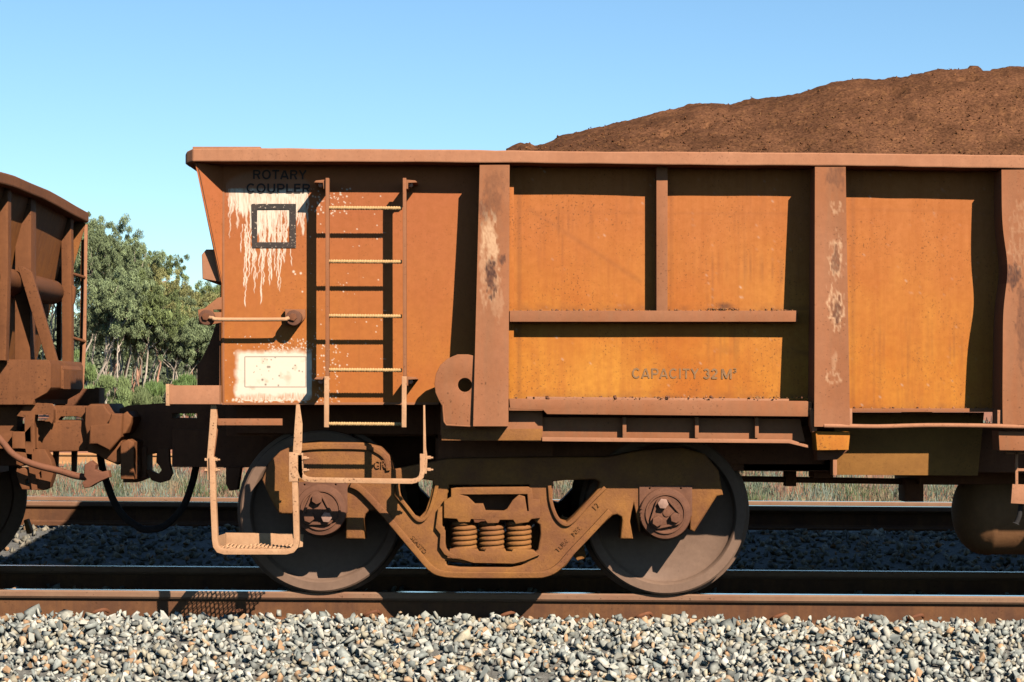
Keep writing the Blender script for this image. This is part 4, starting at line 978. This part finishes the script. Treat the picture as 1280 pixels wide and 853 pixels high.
tag(heap, 'long mound of crumbly dark red-brown iron ore heaped above the wagon rim', 'ore heap')
n = 44000; i = RNG.integers(0, (ny_*2)//3, n); j = RNG.integers(0, nx_, n)
pp = co[idx[i, j]]+RNG.normal(0, 0.006, (n, 3)); pp[:, 2] -= 0.005+0.007*(np.abs(pp[:, 1]-YC) < 0.35); sz = RNG.lognormal(math.log(0.0050), 0.34, n)
OP = np.array([(.13, .05, .023), (.19, .082, .032), (.09, .034, .016), (.26, .125, .05)]);
stones('ore_lumps', pp, sz, 'ore', heap, OP, np.array([.45, .25, .25, .05]))

# ================================================================== LEFT WAGON
XL = -1600
lw = thing('ore_wagon', (-4.0, YC, 0.0), 'dark brown ore wagon with arched end rim and end ladder, cut off at the left', 'railway wagon')
XE = -2.60                                    # plane of its sunlit end, seen at a slant
def PE(px, py, X):
    d = R3 @ Vector(((px-640)/F_PX, -(py-426.5)/F_PX, -1.0)); return CP+d*((X-CP.x)/d.x)
def lplate(name, pts, yf, yb_, mat, rnd=0.003, holes=()): return plate(name, pts, yf, yb_, mat, lw, rnd, holes)
YL0, YL1 = -0.66, far(-0.62)
# end rim: a gently arched bar across the wagon, plus side rims
rt = [(0, 214), (20, 220), (40, 229), (62, 238), (80, 248), (95, 257), (104, 262), (112, 266.5)]
rb_ = [(0, 228), (30, 238.5), (48, 246), (53, 248), (75, 259.5), (90, 268), (103, 274.5), (112, 279)]
XR_ = XE+0.05
def prof_z(lst, y):
    q_ = [PE(a, b, XR_) for a, b in lst]; return float(np.interp(y, [p.y for p in q_], [p.z for p in q_]))
bm = bmesh.new(); rings = []
for i in range(41):
    y = YL0+(YL1-YL0)*i/40; a = prof_z(rt, y)-(0.012*max(0, -y)); b = prof_z(rb_, y)-(0.012*max(0, -y)); b = min(b, a-0.06)
    cut = 0.03 if i in (0, 40) else 0
    rings.append([bm.verts.new((XR_-cut, y, a)), bm.verts.new((XR_-cut, y, b)), bm.verts.new((XR_-0.16, y, b)), bm.verts.new((XR_-0.16, y, a))])
for i in range(40):
    for k in range(4): bm.faces.new((rings[i][k], rings[i][(k+1) % 4], rings[i+1][(k+1) % 4], rings[i+1][k]))
bm.faces.new(rings[0]); bm.faces.new(rings[-1]); bmesh.ops.recalc_face_normals(bm, faces=bm.faces); link('end_rim', from_bm(bm), 'left', lw, bevel=0.008)
zr0 = prof_z(rt, 2.1); zlb = P(0, 450, 0.4).z
wbox('top_rim', (-9, YL0, zr0-0.06), (XE-0.12, YL0+0.22, zr0+0.0), 'left', lw); wbox('top_rim', (-9, YL1-0.22, zr0-0.06), (XE-0.12, YL1, zr0), 'left', lw)
# sheets: near and far sides, sloping end sheet
ES = [(XE-0.01, -0.46, zr0+0.02), (XE-0.01, 2.04, zr0-0.02), (XE-0.24, 2.04, zlb), (XE-0.24, -0.46, zlb)]
solid3('end_sheet', ES, (-0.01, 0, 0), 'leftsheet', lw)
solid3('side_sheet', [(-9, -0.45, zlb), (-9, -0.45, zr0), (XE-0.03, -0.45, zr0), (XE-0.26, -0.45, zlb)], (0, 0.01, 0), 'leftsheet', lw)
solid3('side_sheet', [(-9, 2.03, zlb), (-9, 2.03, zr0), (XE-0.03, 2.03, zr0), (XE-0.26, 2.03, zlb)], (0, 0.01, 0), 'leftsheet', lw)
for k in range(6): wbox('side_post', (-3.4-0.95*k, -0.74, zlb), (-3.26-0.95*k, -0.451, zr0-0.05), 'left', lw)
g0 = P(107, 280, 2.1); g1 = P(92, 272, 2.1); g2 = P(87, 345, 2.1)
solid3('corner_gusset', [g0, g1, g2, P(89, 342, 2.1)], (0, 0.01, 0), 'leftsheet', lw)
# end posts: near faces seen square on, end faces at a slant
lplate('end_post', [(20, 236), (38, 244), (38, 340), (36.5, 452), (19, 452)], 0.80, 0.93, 'left')
lplate('end_post', [(76.5, 262), (87.5, 268), (88.5, 330), (88.5, 482), (78.5, 482), (77.5, 330)], 1.85, 1.93, 'left')
lplate('end_post', [(0, 230), (9, 232), (9, 333), (6, 450), (-4, 450), (-2, 333)], 0.24, 0.32, 'left')
lplate('inner_post', [(71, 300), (76, 304), (75, 450), (71, 450)], 2.0, 2.03, 'left')
bm = bmesh.new(); za = PE(8, 350, XE-0.09).z; tube_bm(bm, [Vector((XE-0.105, -0.5, za)), Vector((XE-0.105, 1.83, za-0.01)), Vector((XE-0.105, 1.85, za-0.01))], [0.072, 0.072, 0.06], 32); bmesh.ops.recalc_face_normals(bm, faces=bm.faces)
link('end_tube', from_bm(bm), 'left', lw, smooth=40)
lplate('tube_saddle', [(87.5, 354), (93, 360), (92, 377), (87.5, 387)], 1.88, 1.92, 'left')
lplate('diagonal_brace', [(23, 334), (28, 334), (39, 341), (71, 452), (59, 452)], 0.70, 0.74, 'left')
lplate('end_sill', [(-160, 449), (60, 451.5), (62, 456), (62, 484), (58, 490), (42, 499), (41, 505), (-160, 505)], 0.34, 1.2, 'left', 0.006)
lplate('sill_end', [(63, 452), (72, 453), (78, 462), (78, 485), (63, 484)], 0.60, 1.1, 'left', 0.006)
lplate('end_platform_beam', [(70, 487), (119, 486.5), (119, 485.5), (123, 485.5), (123, 507), (70, 506.5)], 1.42, 1.6, 'dark', 0.003)
lplate('ladder_stile', [(105.5, 281), (109, 281), (108, 360), (107, 430), (104, 487), (101, 487), (103.5, 430), (105, 360)], 2.10, 2.115, 'rim', 0.001)
lplate('ladder_stile', [(101.5, 300), (104.5, 300), (102.6, 430), (101, 487), (98, 487), (99.8, 430)], 2.14, 2.2, 'left', 0.001)
for y in (345, 425): tube('ladder_rung', [P(86, y-3.5, 1.86), P(95, y-1, 1.97), P(106.5, y+2.5, 2.12)], 0.011, 'left', lw, 8)
wbox('floor_plate', (-9, -0.43, zlb+0.01), (XE-0.27, 2.0, zlb+0.04), 'dark', lw)
wbox('under_sill', (-9, 0.4, 0.55), (XE-0.2, 1.2, zlb-0.01), 'dark', lw)
# underframe and draft gear, lit castings
lplate('headstock', [(-200, 505.8), (41, 505.3), (41, 516), (21, 522), (19, 540), (27, 541), (27, 560), (-200, 560)], 0.47, 0.60, 'left', 0.006)
lplate('bolster_casting', [(31, 508), (40, 503), (62, 505), (67, 512), (67, 524), (65, 530), (62, 527), (56, 527), (62, 521), (60, 518.5), (44, 518.5), (43, 527), (44, 562), (41.5, 562), (44, 590), (47, 612), (40, 613), (36, 585), (32, 562), (32, 541), (16, 541), (16, 560), (32, 561), (31, 540), (31, 522), (21, 520)], 0.38, 0.46, 'left', 0.005)
lplate('draft_bar', [(69, 508), (109, 508.5), (109, 523), (107, 527), (103, 522), (96, 520), (76, 520), (72, 524), (72, 530), (68, 530)], 0.55, 0.65, 'left', 0.004)
lplate('draw_bar', [(43, 528.5), (110, 528), (112, 545), (109, 562), (43, 563)], 0.50, 1.0, 'left', 0.01)
lplate('coupler_head', [(109, 511), (114, 508), (128, 508), (134, 517), (137, 520), (150, 520), (150, 575), (146, 578), (128, 570), (124, 566), (112, 563), (110, 540), (108, 530)], 0.45, 1.0, 'left', 0.012)
lplate('coupler_face_block', [(115, 535), (137, 532), (141, 520), (150, 521), (149, 545), (136, 560), (122, 553), (114, 553)], 0.36, 0.47, 'left', 0.012)
lplate('coupler_knuckle', [(150, 522), (158, 517), (163, 522), (162, 528), (156, 540), (151, 542)], 0.40, 0.7, 'left', 0.008)
lplate('coupler_knuckle', [(152, 555), (160, 551), (166, 554), (166, 598), (152, 598)], 0.40, 0.7, 'left', 0.006)
lplate('equaliser_casting', [(42, 563), (55, 563), (62, 575), (66, 590), (60, 609), (54, 612), (28, 611), (24, 602), (21, 590), (22, 586), (30, 586), (36, 590), (41, 592)], 0.40, 0.5, 'left', 0.005,
       holes=[[(47, 592), (52, 586), (53, 598), (49, 600)], [(30, 599), (35, 597), (38, 603), (36, 607), (31, 606)]])
lplate('hanger', [(21, 566), (40, 568), (40, 575), (26, 582), (21, 580)], 0.38, 0.44, 'left', 0.004)
for x in (69, 92): lplate('hanger', [(x-2.5, 562), (x+2.5, 562), (x+1.5, 590), (x-2.5, 590)], 0.75, 0.8, 'dark', 0.002)
tube('release_rod', smooth_path([P(-40, 520, 0.3), P(-10, 540, 0.3), P(3, 553, 0.3), P(15, 567, 0.3), P(30, 576, 0.3), P(50, 583, 0.3), P(75, 589, 0.3), P(95, 595, 0.3), P(115, 597, 0.3), P(122, 592, 0.3)]), 0.018, 'hose', lw, 10)
lplate('hose_coupling', [(107, 582), (113, 578), (118, 582), (117, 588), (125, 592), (134, 590), (135, 596), (126, 600), (118, 604), (112, 608), (106, 609), (104, 604), (110, 600), (106, 595)], 0.22, 0.30, 'hose', 0.006)
tube('air_hose', smooth_path([P(124, 560, 1.05), P(128, 585, 1.05), P(134, 605, 1.04), P(143, 628, 1.03), P(157, 648, 1.02), P(175, 660, 1.0)]), 0.020, 'black', lw, 10)
XLW = -3.19
ws = wheelset(XLW, lw)
for o in ws: copy_part(o, -1.73); 
for o in ws: copy_part(o, -5.5)
for o in ws: copy_part(o, -7.23)
c = Vector((XLW, 0, RW)); k = 1/PXM(-0.36)
cap = lathe('bearing_cap', [(0.0, -0.352), (31.2*k, -0.345), (32.4*k, -0.335), (32.4*k, -0.22), (0, -0.22)], c.x, c.z, 'castp', lw, 40, 25)
for dx in (-1.73, -5.5, -7.23): copy_part(cap, dx)
sfl = bpy.data.objects.new('side_frame', sf.data.copy()); COL.objects.link(sfl); sfl.parent = lw
sfl.data.transform(Matrix.Translation(ORG[wagon.name]-ORG[lw.name]+Vector((XLW-XB_, 0, 0)))); ORG[sfl.name] = ORG[lw.name]
copy_part(sfl, -5.5)
plate('brake_shoe', [(30, 651), (33, 650), (38, 664), (37, 667), (33.5, 667)], 1.35, 1.42, 'cast', lw, 0.003)
wbox('centre_sill', (-9, 0.62, 0.60), (P(30, 500, 0.6).x, 0.95, 0.82), 'dark', lw)

# ================================================================== SCRUB
def in_view_y(n, y0, y1, x0=-9, x1=9): return np.stack([RNG.uniform(x0, x1, n), RNG.uniform(y0, y1, n)], -1)
def ground_z(y): return np.where(y < 7.0, bed_z(np.minimum(y, 7.0)), -0.10)
def scrub(n_clump, y0, y1, x0, x1, per, rad, h):
    c = in_view_y(n_clump, y0, y1, x0, x1); cs = []; cl = []
    kinds = np.array([(.17, .20, .12), (.24, .27, .20), (.27, .15, .10), (.34, .26, .15), (.12, .15, .06), (.30, .19, .14)])
    for i in range(n_clump):
        k = RNG.choice(6, p=[.27, .27, .10, .16, .12, .08]); m = int(per*RNG.uniform(0.5, 1.4)); R_ = rad*RNG.uniform(0.6, 1.5); H = h*RNG.uniform(0.5, 1.4)
        d = RNG.normal(size=(m, 3)); d /= np.linalg.norm(d, axis=1)[:, None]; d *= (RNG.uniform(0.35, 1, (m, 1)))
        p = np.empty((m, 3)); p[:, 0] = c[i, 0]+d[:, 0]*R_; p[:, 1] = c[i, 1]+d[:, 1]*R_; p[:, 2] = ground_z(p[:, 1])+np.abs(d[:, 2])*H
        cs.append(p); cl.append(kinds[k]*RNG.uniform(0.75, 1.25, (m, 1)))
    return np.concatenate(cs), np.concatenate(cl)
a, b = scrub(520, 6.9, 17.5, -9, 9, 130, 0.22, 0.16)
o = quad_cloud('low_scrub', a, 0.010, RNG.uniform(0.03, 0.09, len(a)), b, 'grass', None, up=True, kind='stuff'); tag(o, 'low grey-green and pinkish dry scrub growing between the tracks', 'scrub')
a = in_view_y(24000, 6.5, 17.8); p = np.stack([a[:, 0], a[:, 1], ground_z(a[:, 1])], -1)
b = np.array([(.36, .28, .16), (.30, .22, .13), (.26, .27, .15)])[RNG.integers(0, 3, len(p))]*RNG.uniform(0.7, 1.3, (len(p), 1))
o = quad_cloud('dry_grass', p, 0.006, RNG.uniform(0.06, 0.20, len(p)), b, 'grass', None, up=True, kind='stuff'); tag(o, 'thin straw-coloured dry grass standing in the red earth', 'grass')
a, b = scrub(260, 34, 58, -14, 14, 130, 0.5, 0.35)
o = quad_cloud('far_scrub', a, 0.05, RNG.uniform(0.08, 0.2, len(a)), b*0.9, 'grass', None, up=True, kind='stuff'); tag(o, 'scattered low bushes on the red earth before the trees', 'scrub')

# ================================================================== TREES
def limb(bm, p0, p1, r0, r1, bend, rnd):
    k = 7; pts = []; rs = []
    for i in range(k):
        t_ = i/(k-1); pts.append(p0.lerp(p1, t_)+bend*math.sin(t_*PI)+Vector((rnd.uniform(-1, 1), rnd.uniform(-1, 1), 0))*0.04*(p1-p0).length*(0 < i < k-1)); rs.append(r0+(r1-r0)*t_)
    tube_bm(bm, pts, rs, 6); return pts
def gum(px, ytop, Y, label, barkc, leafc, dens=1.0, stems=3, spread=1.0, base=0.42, seed=0):
    rnd = random.Random(seed); b0 = P(px, 520, Y); z0 = -0.1; ztop = P(px, ytop, Y).z; H = ztop-z0
    t = thing('gum_tree', (b0.x, Y, z0), label, 'tree', 'gum trees behind the railway')
    bm = bmesh.new(); clumps = []
    for s in range(stems):
        base_p = Vector((b0.x+rnd.uniform(-.9, .9)*spread, Y+rnd.uniform(-.9, .9), z0-0.1)); lean = rnd.uniform(-0.7, 1.3)*spread
        fork = base_p+Vector((lean*0.7, rnd.uniform(-.6, .6), H*rnd.uniform(0.48, 0.66)))
        r0 = rnd.uniform(.025, .06); limb(bm, base_p, fork, r0, r0*.6, Vector((rnd.uniform(-.25, .25), 0, 0)), rnd)
        for k in range(rnd.randint(3, 4)):
            tip = fork+Vector((lean*0.3+rnd.uniform(-0.9, 0.9)*spread, rnd.uniform(-1.0, 1.0), H*rnd.uniform(0.08, 0.44)))
            tip.z = min(tip.z, ztop-0.35-rnd.uniform(0, .5))
            limb(bm, fork, tip, r0*.5, .01, Vector((0, 0, 0)), rnd); clumps.append((tip, rnd.uniform(0.38, 0.62)))
            m_ = fork.lerp(tip, 0.6); tw = m_+Vector((rnd.uniform(-.8, .8), rnd.uniform(-.8, .8), rnd.uniform(0, .7))); tw.z = min(tw.z, ztop-0.5)
            limb(bm, m_, tw, .018, .006, Vector((0, 0, 0)), rnd); clumps.append((tw, rnd.uniform(0.3, 0.5)))
    clumps.append((Vector((b0.x, Y, ztop-0.38)), 0.45)); clumps.append((Vector((b0.x+rnd.uniform(-.6, .6), Y, ztop-0.6)), 0.5))
    bmesh.ops.recalc_face_normals(bm, faces=bm.faces)
    me = from_bm(bm); at = me.attributes.new('col', 'FLOAT_COLOR', 'POINT')
    zz = np.empty(len(me.vertices)*3); me.vertices.foreach_get('co', zz); zz = zz.reshape(-1, 3)
    nn = vnoise(zz[:, 0]*3, zz[:, 2]*1.2, 1)[:, None]; c = np.array(barkc)*(0.5+0.9*nn)
    at.data.foreach_set('color', np.concatenate([c, np.ones((len(c), 1))], 1).astype(np.float32).ravel())
    link('trunk', me, 'bark', t, smooth=60)
    P_, C_ = [], []
    for c, r in clumps:
        nsub = 11; m = int(2100*dens*(r/0.6)**2/nsub)
        tone = rnd.uniform(0.8, 1.25)
        for _ in range(nsub):
            so = Vector((rnd.gauss(0, 1), rnd.gauss(0, 1), rnd.gauss(0, .85)))*r*0.62; sr = r*rnd.uniform(0.16, 0.42)
            d = RNG.normal(size=(m, 3)); d /= np.linalg.norm(d, axis=1)[:, None]; d *= RNG.uniform(0.05, 1.0, (m, 1))**0.5
            q = d*np.array((sr*0.95, sr*0.95, sr*1.15))+np.array((c+so)[:])
            P_.append(q); C_.append(np.array(leafc)*tone*RNG.uniform(0.65, 1.4, (len(q), 1))*rnd.uniform(0.8, 1.25))
    P_ = np.concatenate(P_); C_ = np.concatenate(C_)
    quad_cloud('crown', P_, 0.025, RNG.uniform(0.07, 0.13, len(P_)), C_, 'leaf', t, droop=0.5)
G1 = (.255, .30, .14); G2 = (.225, .265, .095); G3 = (.33, .31, .115); BW = (.42, .33, .25); BR = (.46, .24, .15)
tl = [(96, 276, 80, 'tallest gum tree, right against the dark wagon\'s end ladder', BW, G1), (124, 288, 76, 'tall grey-green gum tree just right of the dark wagon', BW, G1),
      (152, 300, 79, 'gum tree with rounded top, left of the drooping skyline', BR, G2), (180, 332, 78, 'gum tree with pinkish leaning trunks in the middle of the gap between the wagons', BR, G3),
      (206, 357, 82, 'slender pale-trunked gum tree in the right half of the gap', BW, G1), (231, 362, 84, 'olive gum tree beside the end of the orange wagon', BW, G3),
      (256, 352, 86, 'gum tree whose crown touches the orange wagon\'s sloping end', BR, G2), (60, 268, 84, 'gum tree glimpsed behind the dark wagon', BW, G1),
      (168, 345, 70, 'shorter bushy gum tree low in the middle of the gap', BW, G2), (232, 395, 71, 'small thin-trunked gum tree low beside the orange wagon', BW, G1), (135, 345, 69, 'shorter gum tree with several leaning white trunks near the dark wagon', BW, G1)]
for i, (px, yt0, Y, lab, bk, lf) in enumerate(tl): gum(px, yt0, Y, lab, bk, lf, 1.0, 6, 1.0, seed=i+10)
hid = [(-60, 270, 90, 'gum tree farthest left behind the dark wagon'), (-180, 280, 92, 'gum tree standing off the left edge behind the dark wagon'), (310, 345, 88, 'gum tree behind the white painted end of the orange wagon'), (370, 330, 90, 'gum tree behind the orange wagon\'s grab rail'), (440, 340, 92, 'gum tree behind the orange wagon\'s ladder'), (520, 330, 92, 'gum tree behind the orange wagon between ladder and first post'), (620, 345, 95, 'gum tree behind the orange wagon\'s first post')]
for i, (px, yt0, Y, lab) in enumerate(hid): gum(px, yt0, Y, lab, BW, G1, 0.45, 2, 1.3, seed=i+40)
# dense wood behind
n = 70000; x0 = P(-300, 500, 100).x; x1 = P(760, 500, 100).x
a = np.stack([RNG.uniform(x0, x1, n), RNG.uniform(98, 112, n), np.zeros(n)], -1)
hx = np.interp(a[:, 0], [P(p_, 0, 100).x for p_ in (-300, 60, 130, 200, 260, 760)], [4.4, 5.2, 4.3, 3.0, 2.8, 2.8]) + (fbm(a[:, 0]*0.5, a[:, 1]*0.3, 3, 2)-0.5)*2.2
a[:, 2] = -0.1+hx*RNG.random(n)**0.8
c = np.array((.20, .225, .125))*RNG.uniform(0.6, 1.3, (n, 1))
o = quad_cloud('far_wood', a, 0.16, RNG.uniform(0.18, 0.36, n), c, 'leaf', None, droop=0.3, kind='stuff'); tag(o, 'mass of darker grey-green bush filling in behind the gum trees', 'wood')
# broombush in front
def bush(px, pyt, Y, wd, label, col, seed):
    b0 = P(px, 512, Y); zt_ = P(px, pyt, Y).z; H = zt_+0.1; w = wd/PXM(Y)
    t = thing('shrub', (b0.x, Y, -0.1), label, 'shrub', 'green shrubs before the gum trees'); rnd = random.Random(seed)
    bm = bmesh.new()
    for s in range(6): limb(bm, Vector((b0.x, Y, -0.15)), Vector((b0.x+rnd.uniform(-.4, .4)*w, Y+rnd.uniform(-.4, .4), H*rnd.uniform(.4, .7))), .025, .008, Vector(), rnd)
    me = from_bm(bm); at = me.attributes.new('col', 'FLOAT_COLOR', 'POINT'); at.data.foreach_set('color', np.tile(np.array((.3, .22, .15, 1.0), dtype=np.float32), len(me.vertices))); link('stems', me, 'bark', t)
    m = 9000; cs = [(rnd.uniform(-.5, .5)*w, rnd.uniform(-.5, .5), rnd.uniform(.25, .85)*H, rnd.uniform(.2, .4)*w*0.6) for _ in range(12)]
    P_ = []
    for cx, cy, cz, r in cs:
        d = RNG.normal(size=(m//12, 3)); d /= np.linalg.norm(d, axis=1)[:, None]; P_.append(d*RNG.uniform(.4, 1, (len(d), 1))*np.array((r, r, r*.8))+np.array((b0.x+cx, Y+cy, -0.1+max(cz, 0.2))))
    P_ = np.concatenate(P_); P_[:, 2] = np.clip(P_[:, 2], -0.1, zt_)
    quad_cloud('crown', P_, 0.018, RNG.uniform(.10, .24, len(P_)), np.array(col)*1.45*RNG.uniform(.7, 1.3, (len(P_), 1)), 'leaf', t, up=True)
bush(112, 425, 62, 46, 'rounded light green shrub beside the dark wagon\'s ladder', (.19, .25, .085), 1)
bush(138, 470, 58, 50, 'low spreading yellow-green shrub above the coupler', (.22, .27, .10), 2)
bush(172, 486, 59, 50, 'low olive shrub over the middle of the coupling', (.17, .20, .08), 3)
bush(208, 478, 60, 46, 'bright green shrub left of the orange end platform', (.14, .20, .06), 4)
bush(240, 470, 62, 42, 'leafy green shrub against the orange wagon\'s dark end', (.12, .18, .05), 5)
bush(90, 440, 60, 40, 'grey-green shrub seen through the dark wagon\'s ladder', (.17, .21, .10), 6)
bush(276, 478, 61, 40, 'green shrub hidden behind the orange wagon\'s end', (.14, .19, .07), 7)
